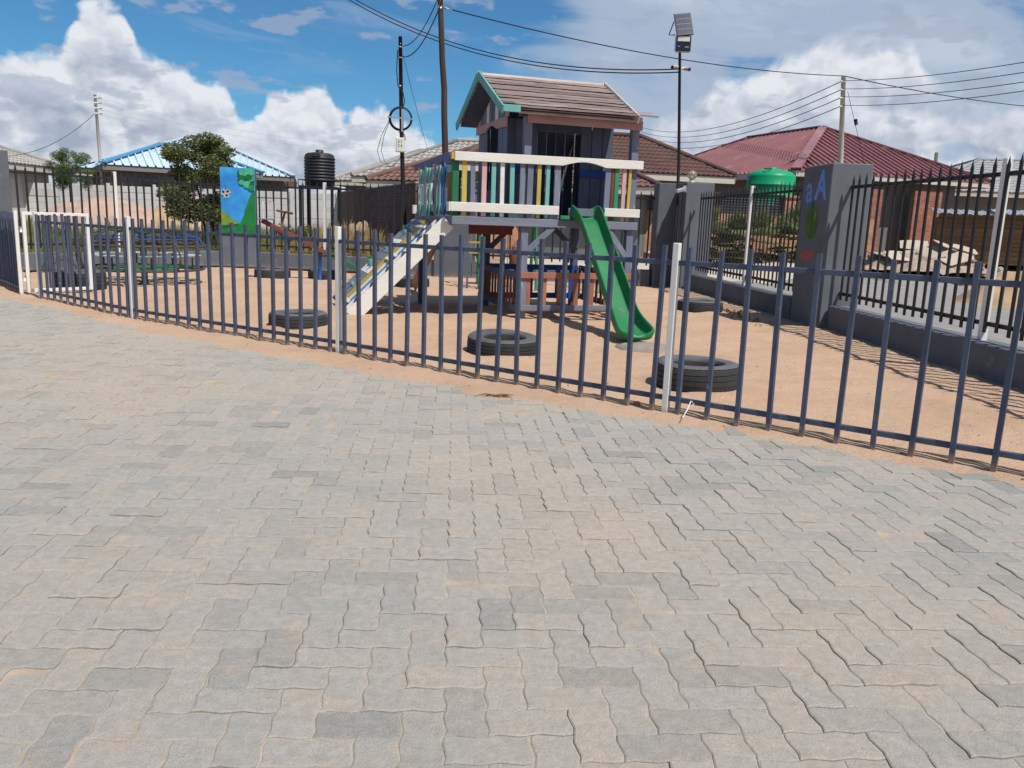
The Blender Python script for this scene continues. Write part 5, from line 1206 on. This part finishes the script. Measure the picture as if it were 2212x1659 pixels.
def make_tanks():
    t = thing('water_tank', 'ribbed black water tank on a steel stand', 'water tank', (-6.36, 27.0, 0))
    pr = [(.001, 3.31), (.10, 3.31), (.125, 3.29), (.125, 3.22), (.36, 3.20), (.44, 3.16), (.465, 3.10)]
    for k in range(8):
        z = 3.05-.095*k; pr += [(.465, z+.02), (.488, z), (.488, z-.025), (.465, z-.045)]
    pr += [(.47, 2.22), (.44, 2.19), (.001, 2.19)]
    MB().lathe(pr, 40).build('tank_body', TANKB, t); MB().box(-.13, .13, -.50, -.36, 3.05, 3.20).build('spout', TANKB, t, .03)
    MB().box(-.55, .55, -.55, .55, 2.10, 2.18).build('platform', BLACK, t)
    for x in (-.5, .5):
        for y in (-.5, .5): MB().box(x-.04, x+.04, y-.04, y+.04, -.1, 2.10).build('leg', BLACK, t)
    f = MB(); f.tube([(-.55, -.55, 2.36), (.55, -.55, 2.36), (.55, .55, 2.36), (-.55, .55, 2.36)], .012, 6, False, True)
    for x, y in ((-.55, -.55), (.55, -.55), (.55, .55), (-.55, .55), (-.3, -.55), (.3, -.55)): f.tube([(x, y, 2.15), (x, y, 2.36)], .012, 6)
    f.build('guard_rail', BLACK, t)
    t = thing('water_tank', 'large green domed water tank behind the slatted wall', 'water tank', (8.62, 29.1, 0))
    pr = [(.001, 3.42), (.14, 3.42), (.16, 3.40), (.16, 3.37), (.45, 3.33), (.68, 3.24), (.78, 3.15), (.80, 3.09), (.80, 2.84), (.822, 2.82), (.80, 2.80), (.80, 2.50), (.822, 2.48), (.80, 2.46), (.80, 2.16), (.822, 2.14), (.80, 2.12), (.80, .9), (.001, .9)]
    MB().lathe(pr, 48).build('tank_body', TANKG, t); MB().tube([(-.30+.12*cos(k*.7), -.55+.07*sin(k*.7), 3.335) for k in range(9)], .02, 6).build('lid_ring', mat('tank_lid', (.006, .12, .06), .5), t)
    MB().box(-.9, .9, -.9, .9, .2, .9).build('plinth', CONC, t)
make_tanks()

# ------------------------------------------------------------------ plants
def leaf_mat(name, c, var=.45, trans=.35):
    m = bpy.data.materials.new(name); m.use_nodes = True; nt = m.node_tree; N = nt.nodes; L = nt.links; b = N['Principled BSDF']; b.inputs['Roughness'].default_value = .55
    at = N.new('ShaderNodeAttribute'); at.attribute_name = 'rnd'
    r = N.new('ShaderNodeValToRGB'); L.new(at.outputs['Fac'], r.inputs[0]); e = r.color_ramp.elements
    e[0].color = (*(x*(1-var) for x in c), 1); e[1].color = (min(1, c[0]*(1+var*1.4)), min(1, c[1]*(1+var)), c[2]*(1+var*.5), 1); L.new(r.outputs[0], b.inputs['Base Color'])
    tr = N.new('ShaderNodeBsdfTranslucent'); L.new(r.outputs[0], tr.inputs[0]); mx = N.new('ShaderNodeMixShader'); mx.inputs[0].default_value = trans; L.new(b.outputs[0], mx.inputs[1]); L.new(tr.outputs[0], mx.inputs[2]); L.new(mx.outputs[0], N['Material Output'].inputs[0])
    return m
def leaves(clumps, n, size, rs, drop=.3, aspect=.42, droop=.0):
    V = []; Fc = []; A = []
    for (cx, cy, cz, rx, ry, rz) in clumps:
        k = int(n*rx*rz/ (sum(c[3]*c[5] for c in clumps)/len(clumps)))
        for _ in range(k):
            while True:
                p = Vector((rs.uniform(-1, 1), rs.uniform(-1, 1), rs.uniform(-1, 1)))
                if p.length < 1: break
            p = p*(.55+.45*rs.random()) if rs.random() < .5 else p.normalized()*rs.uniform(.75, 1.05)
            q = Vector((cx+p.x*rx, cy+p.y*ry, cz+p.z*rz)); s = size*rs.uniform(.6, 1.35)
            d = Vector((rs.gauss(0, 1), rs.gauss(0, 1), rs.gauss(0, .6)-droop)).normalized(); w = d.cross(Vector((rs.gauss(0, 1), rs.gauss(0, 1), rs.gauss(0, 1)))).normalized()
            o = len(V); nn = d.cross(w)
            V += [q-d*s*.5, q+w*s*aspect*.5+nn*s*.08, q+d*s*.5, q-w*s*aspect*.5+nn*s*.08]; Fc.append((o, o+1, o+2, o+3)); A.append(min(1, max(0, rs.gauss(.5, .25))))
    return V, Fc, A
def leaf_obj(name, V, Fc, A, m, parent):
    o = MB().add(V, Fc).build(name, m, parent); a = o.data.attributes.new('rnd', 'FLOAT', 'FACE'); a.data.foreach_set('value', A); return o
BARK = mat('bark', (.085, .06, .045), .9, .3, 5, .6, 20)
def make_trees():
    rs = random.Random(21)
    t = thing('broadleaf_tree', 'bushy dark green tree behind the fence left of the mural', 'tree', (-8.42, 22.6, 0))
    cl = []
    for k in range(30):
        z = rs.uniform(1.15, 3.0); wd = .78*sin(pi*min(1, max(.12, (z-.75)/2.6)))**.6
        cl.append((rs.uniform(-wd, wd)*.92-.12, rs.uniform(-.6, .6), z, rs.uniform(.22, .42), rs.uniform(.25, .4), rs.uniform(.18, .34)))
    cl += [(-.88, 0, 2.75, .25, .3, .22), (.60, 0, 2.85, .28, .3, .16), (.15, .1, 3.18, .35, .3, .16), (-.25, 0, 3.05, .3, .3, .2), (.55, -.2, 1.1, .35, .3, .3), (.62, -.1, .7, .28, .3, .25), (.3, 0, .95, .3, .3, .25)]
    V, Fc, A = leaves(cl, 520, .095, rs)
    leaf_obj('crown', V, Fc, A, leaf_mat('leaf_dark', (.125, .165, .055)), t)
    tr = MB()
    for k, (x, y) in enumerate(((0, 0), (.18, .05), (.36, -.05), (.5, .1))): tr.tube([(x, y, -.1), (x*1.1, y, .6), (x*1.2-.1, y, 1.5), (x*1.5-.3, y, 2.4)], [.04, .035, .028, .012], 8)
    tr.build('trunk', BARK, t)
    t = thing('feathery_tree', 'small feathery light green tree by the left house', 'tree', (-16.1, 30.2, 0))
    cl = [(rs.uniform(-.5, .5), rs.uniform(-.4, .4), rs.uniform(2.05, 3.0), rs.uniform(.14, .3), .25, rs.uniform(.12, .26)) for _ in range(20)]+[(-.1, 0, 3.16, .16, .2, .16), (.2, 0, 3.1, .14, .2, .12), (.7, 0, 2.5, .3, .3, .10), (-.62, 0, 2.65, .2, .3, .2), (.45, 0, 2.85, .2, .2, .1)]
    V, Fc, A = leaves(cl, 520, .09, rs, aspect=.16)
    leaf_obj('crown', V, Fc, A, leaf_mat('leaf_feather', (.085, .165, .04)), t); MB().tube([(0, 0, -.1), (.05, 0, 1.5), (0, 0, 2.6)], [.07, .05, .02], 8).build('trunk', BARK, t)
    bm_ = leaf_mat('leaf_bush', (.065, .10, .035))
    for k, (x, y, z, r, h, lab) in enumerate(((-5.55, 21.6, .1, .45, .75, 'leafy weed bush behind the palisade right of the mural'), (-4.9, 22.0, .1, .35, .65, 'small bush beside the soil heap'), (-6.05, 22.4, .1, .4, .9, 'bush behind the mural pillar by the fence'), (-10.4, 20.4, .05, .35, .55, 'bush behind the roundabout fence near the yellow sand'), (-12.2, 22.5, .1, .3, .5, 'small shrub in the grass left of the yellow sand heap'), (-13.7, 33.2, .4, .9, 1.9, 'hedge top showing over the precast wall'))):
        t = thing('bush', lab, 'bush', (x, y, z)); cl = [(rs.uniform(-r, r), rs.uniform(-r, r)*.7, h*rs.uniform(.35, .95), r*.5, r*.5, h*.25) for _ in range(9)]
        V, Fc, A = leaves(cl, 150, .075, rs, aspect=.35); leaf_obj('foliage', V, Fc, A, bm_, t); MB().tube([(0, 0, -.1), (.03, 0, h*.7)], [.02, .008], 6).build('stem', BARK, t)
    pmt = leaf_mat('leaf_palm', (.20, .25, .12), .5, .3); dry = leaf_mat('leaf_palm_dry', (.36, .29, .17), .3, .3)
    def palm(x, y, z, s, seed, lab):
        r2 = random.Random(seed); t = thing('fan_palm', lab, 'palm', (x, y, z), 0, 'fan palms in the brick planter'); 
        MB().tube([(0, 0, -.2), (0, 0, .25*s)], [.12*s, .09*s], 10).build('trunk', BARK, t)
        for half, mm, cnt in (('fronds', pmt, 26), ('dead_fronds', dry, 5)):
            V = []; Fc = []; A = []
            for f in range(cnt):
                az = r2.uniform(0, 2*pi); el = r2.uniform(-.1, 1.25) if half == 'fronds' else r2.uniform(-.7, -.1); Ls = s*r2.uniform(.55, .8)*(.6 if half != 'fronds' else 1); d = Vector((cos(az)*cos(el), sin(az)*cos(el), sin(el))); base = Vector((0, 0, .25*s)); hub = base+d*Ls*.55
                side = d.cross(Vector((0, 0, 1))).normalized(); upv = side.cross(d)
                o = len(V); V += [base-side*.008, base+side*.008, hub]; Fc.append((o, o+1, o+2)); A.append(.3)
                for q in range(17):
                    a = -1.35+2.7*q/16; dd = (d*cos(a)+side*sin(a)).normalized(); w_ = dd.cross(upv).normalized()*.030*s; tip = hub+dd*s*.42*(.75+.25*cos(a))-Vector((0, 0, .05*s))+upv*.03; mid = hub.lerp(tip, .55)+upv*.02
                    o = len(V); V += [hub, mid+w_, tip, mid-w_]; Fc.append((o, o+1, o+2, o+3)); A.append(min(1, max(0, r2.gauss(.5, .25))))
            leaf_obj(half, V, Fc, A, mm, t)
    palm(5.35, 25.3, .40, 1.75, 1, 'leftmost fan palm beside the corner pillar'); palm(7.05, 25.75, .42, 1.75, 2, 'middle fan palm behind the white palisade post'); palm(8.9, 26.3, .44, 1.8, 3, 'rightmost fan palm beside the lettered pillar')
    palm(6.3, 25.3, .30, .9, 5, 'small fan palm low between the two left ones')
    t = thing('agave', 'spiky pale agave showing over the precast wall', 'plant', (-15.6, 33.0, 1.2)); V = []; Fc = []; A = []
    for k in range(14):
        a = 2*pi*k/14; d = Vector((cos(a)*.5, sin(a)*.5, 1)).normalized(); s_ = d.cross(Vector((0, 0, 1))).normalized()*.05; o = len(V); V += [-s_, s_, d*1.2]; Fc.append((o, o+1, o+2)); A.append(.8)
    leaf_obj('leaf_blades', [Vector(v) for v in V], Fc, A, leaf_mat('leaf_agave', (.22, .28, .14)), t)
make_trees()
def make_grass():
    rs = random.Random(33)
    def field(name, label, n, area, hgt, m):
        V = []; Fc = []; A = []
        for _ in range(n):
            x, y = area(rs)
            if x is None: continue
            z = terrain(x, y)-.06; c = .5+.5*fbm(x*.9, y*.9, 6)
            h = hgt*rs.uniform(.4, 1.2)*(.45+c); w = .010+.008*rs.random(); a = rs.uniform(0, 6.28); lx = cos(a)*h*.45*rs.random(); ly = sin(a)*h*.45*rs.random(); b_ = rs.uniform(0, 3.14)
            o = len(V); V += [(x-cos(b_)*w, y-sin(b_)*w, z), (x+cos(b_)*w, y+sin(b_)*w, z), (x+lx*.5, y+ly*.5, z+h*.6), (x+lx, y+ly, z+h)]; Fc += [(o, o+1, o+2), (o+1, o+3, o+2)]; k = min(1, max(0, rs.gauss(.5, .25))); A += [k, k]
        o = MB().add(V, Fc).build(name, m); at = o.data.attributes.new('rnd', 'FLOAT', 'FACE'); at.data.foreach_set('value', A); o['kind'] = 'stuff'; o['label'] = label; o['category'] = 'grass'
    def left(r):
        x = r.uniform(-16, -2.6); y = r.uniform(17.5, 27)
        if y < 20.3+max(0, (x+6.6))*-.2 and x > -7: return None, None
        if x < -6.5 and y < 20.3+1.36*(x+6.9)+.35: return None, None
        if x > -2.5-(y-20)*.37: return None, None
        return x, y
    field('grass', 'green and straw grass behind the back palisade', 42000, left, .52, leaf_mat('grass_green', (.25, .275, .10), .45))
    def straw(r):
        x = r.uniform(-6.0, -2.6); y = r.uniform(19.8, 24.5)
        if x > -2.55-(y-20)*.37 or y < 20.0-(x+6.2)*.2+.1: return None, None
        return x, y
    field('dry_grass', 'tall dry straw grass by the dark brick wall', 11000, straw, .75, leaf_mat('grass_straw', (.50, .39, .20), .35))
    def verge(r): return r.uniform(8.6, 13), r.uniform(21.8, 24)
    field('grass', 'thin green verge across the road before the rubble', 6000, verge, .10, leaf_mat('grass_verge', (.11, .15, .05), .4))
make_grass()
def make_bits():
    rs = random.Random(12)
    pb_ = mat('pebble', (.20, .12, .08), .9, .3, 5); V = MB()
    me = rock(.012, 1, 1); n = 0
    mb = MB()
    for _ in range(420):
        x = rs.uniform(-6, 4.3); y = rs.uniform(4, 14)
        if y < polyline_y(EDGE, x)+.05: continue
        s = rs.uniform(.2, .75); z = sand_z(x, y)+.002; mb.add([(x+v.co.x*s, y+v.co.y*s, z+v.co.z*s) for v in me.vertices], [tuple(f.vertices) for f in me.polygons])
    o = mb.build('grit', pb_); o['kind'] = 'stuff'; o['label'] = 'small dark pebbles scattered over the sand'; o['category'] = 'pebbles'
    o = place('stone', rock(.03, 5), mat('stone_red', (.36, .13, .07), .9, .2), None, (.93, 5.98, sand_z(.93, 5.98)+.008)); tag(o, 'small red stone on the sand left of the white fence post', 'stone')
    tw = MB()
    for k in range(9):
        a = rs.uniform(-.6, .5); L_ = rs.uniform(.08, .2); x = rs.uniform(-.08, .08); y = rs.uniform(-.03, .03); tw.tube([(x-cos(a)*L_/2, y-sin(a)*L_/2, .006), (x, y, .014+.01*rs.random()), (x+cos(a)*L_/2, y+sin(a)*L_/2, .006)], .0022, 5)
    tag(tw.build('twigs', BARK, loc=(-.13, 6.15, .0)), 'little bundle of dry twigs at the edge of the paving', 'twigs')
    lv = MB()
    for k in range(70):
        x = 3.45+rs.gauss(0, .12); y = 12.6+rs.gauss(0, .55); a = rs.uniform(0, 6); s = rs.uniform(.03, .06); z = sand_z(x, y)+.01; lv.add([(x, y, z), (x+cos(a)*s, y+sin(a)*s, z+.02), (x+cos(a+.7)*s*1.4, y+sin(a+.7)*s*1.4, z+.005), (x+cos(a+1.3)*s, y+sin(a+1.3)*s, z+.025)], [(0, 1, 2, 3)])
    o = lv.build('dry_leaves', mat('dead_leaf', (.35, .17, .07), .8, .3)); o['kind'] = 'stuff'; o['label'] = 'dry orange leaves drifted against the right wall'; o['category'] = 'leaves'
make_bits()
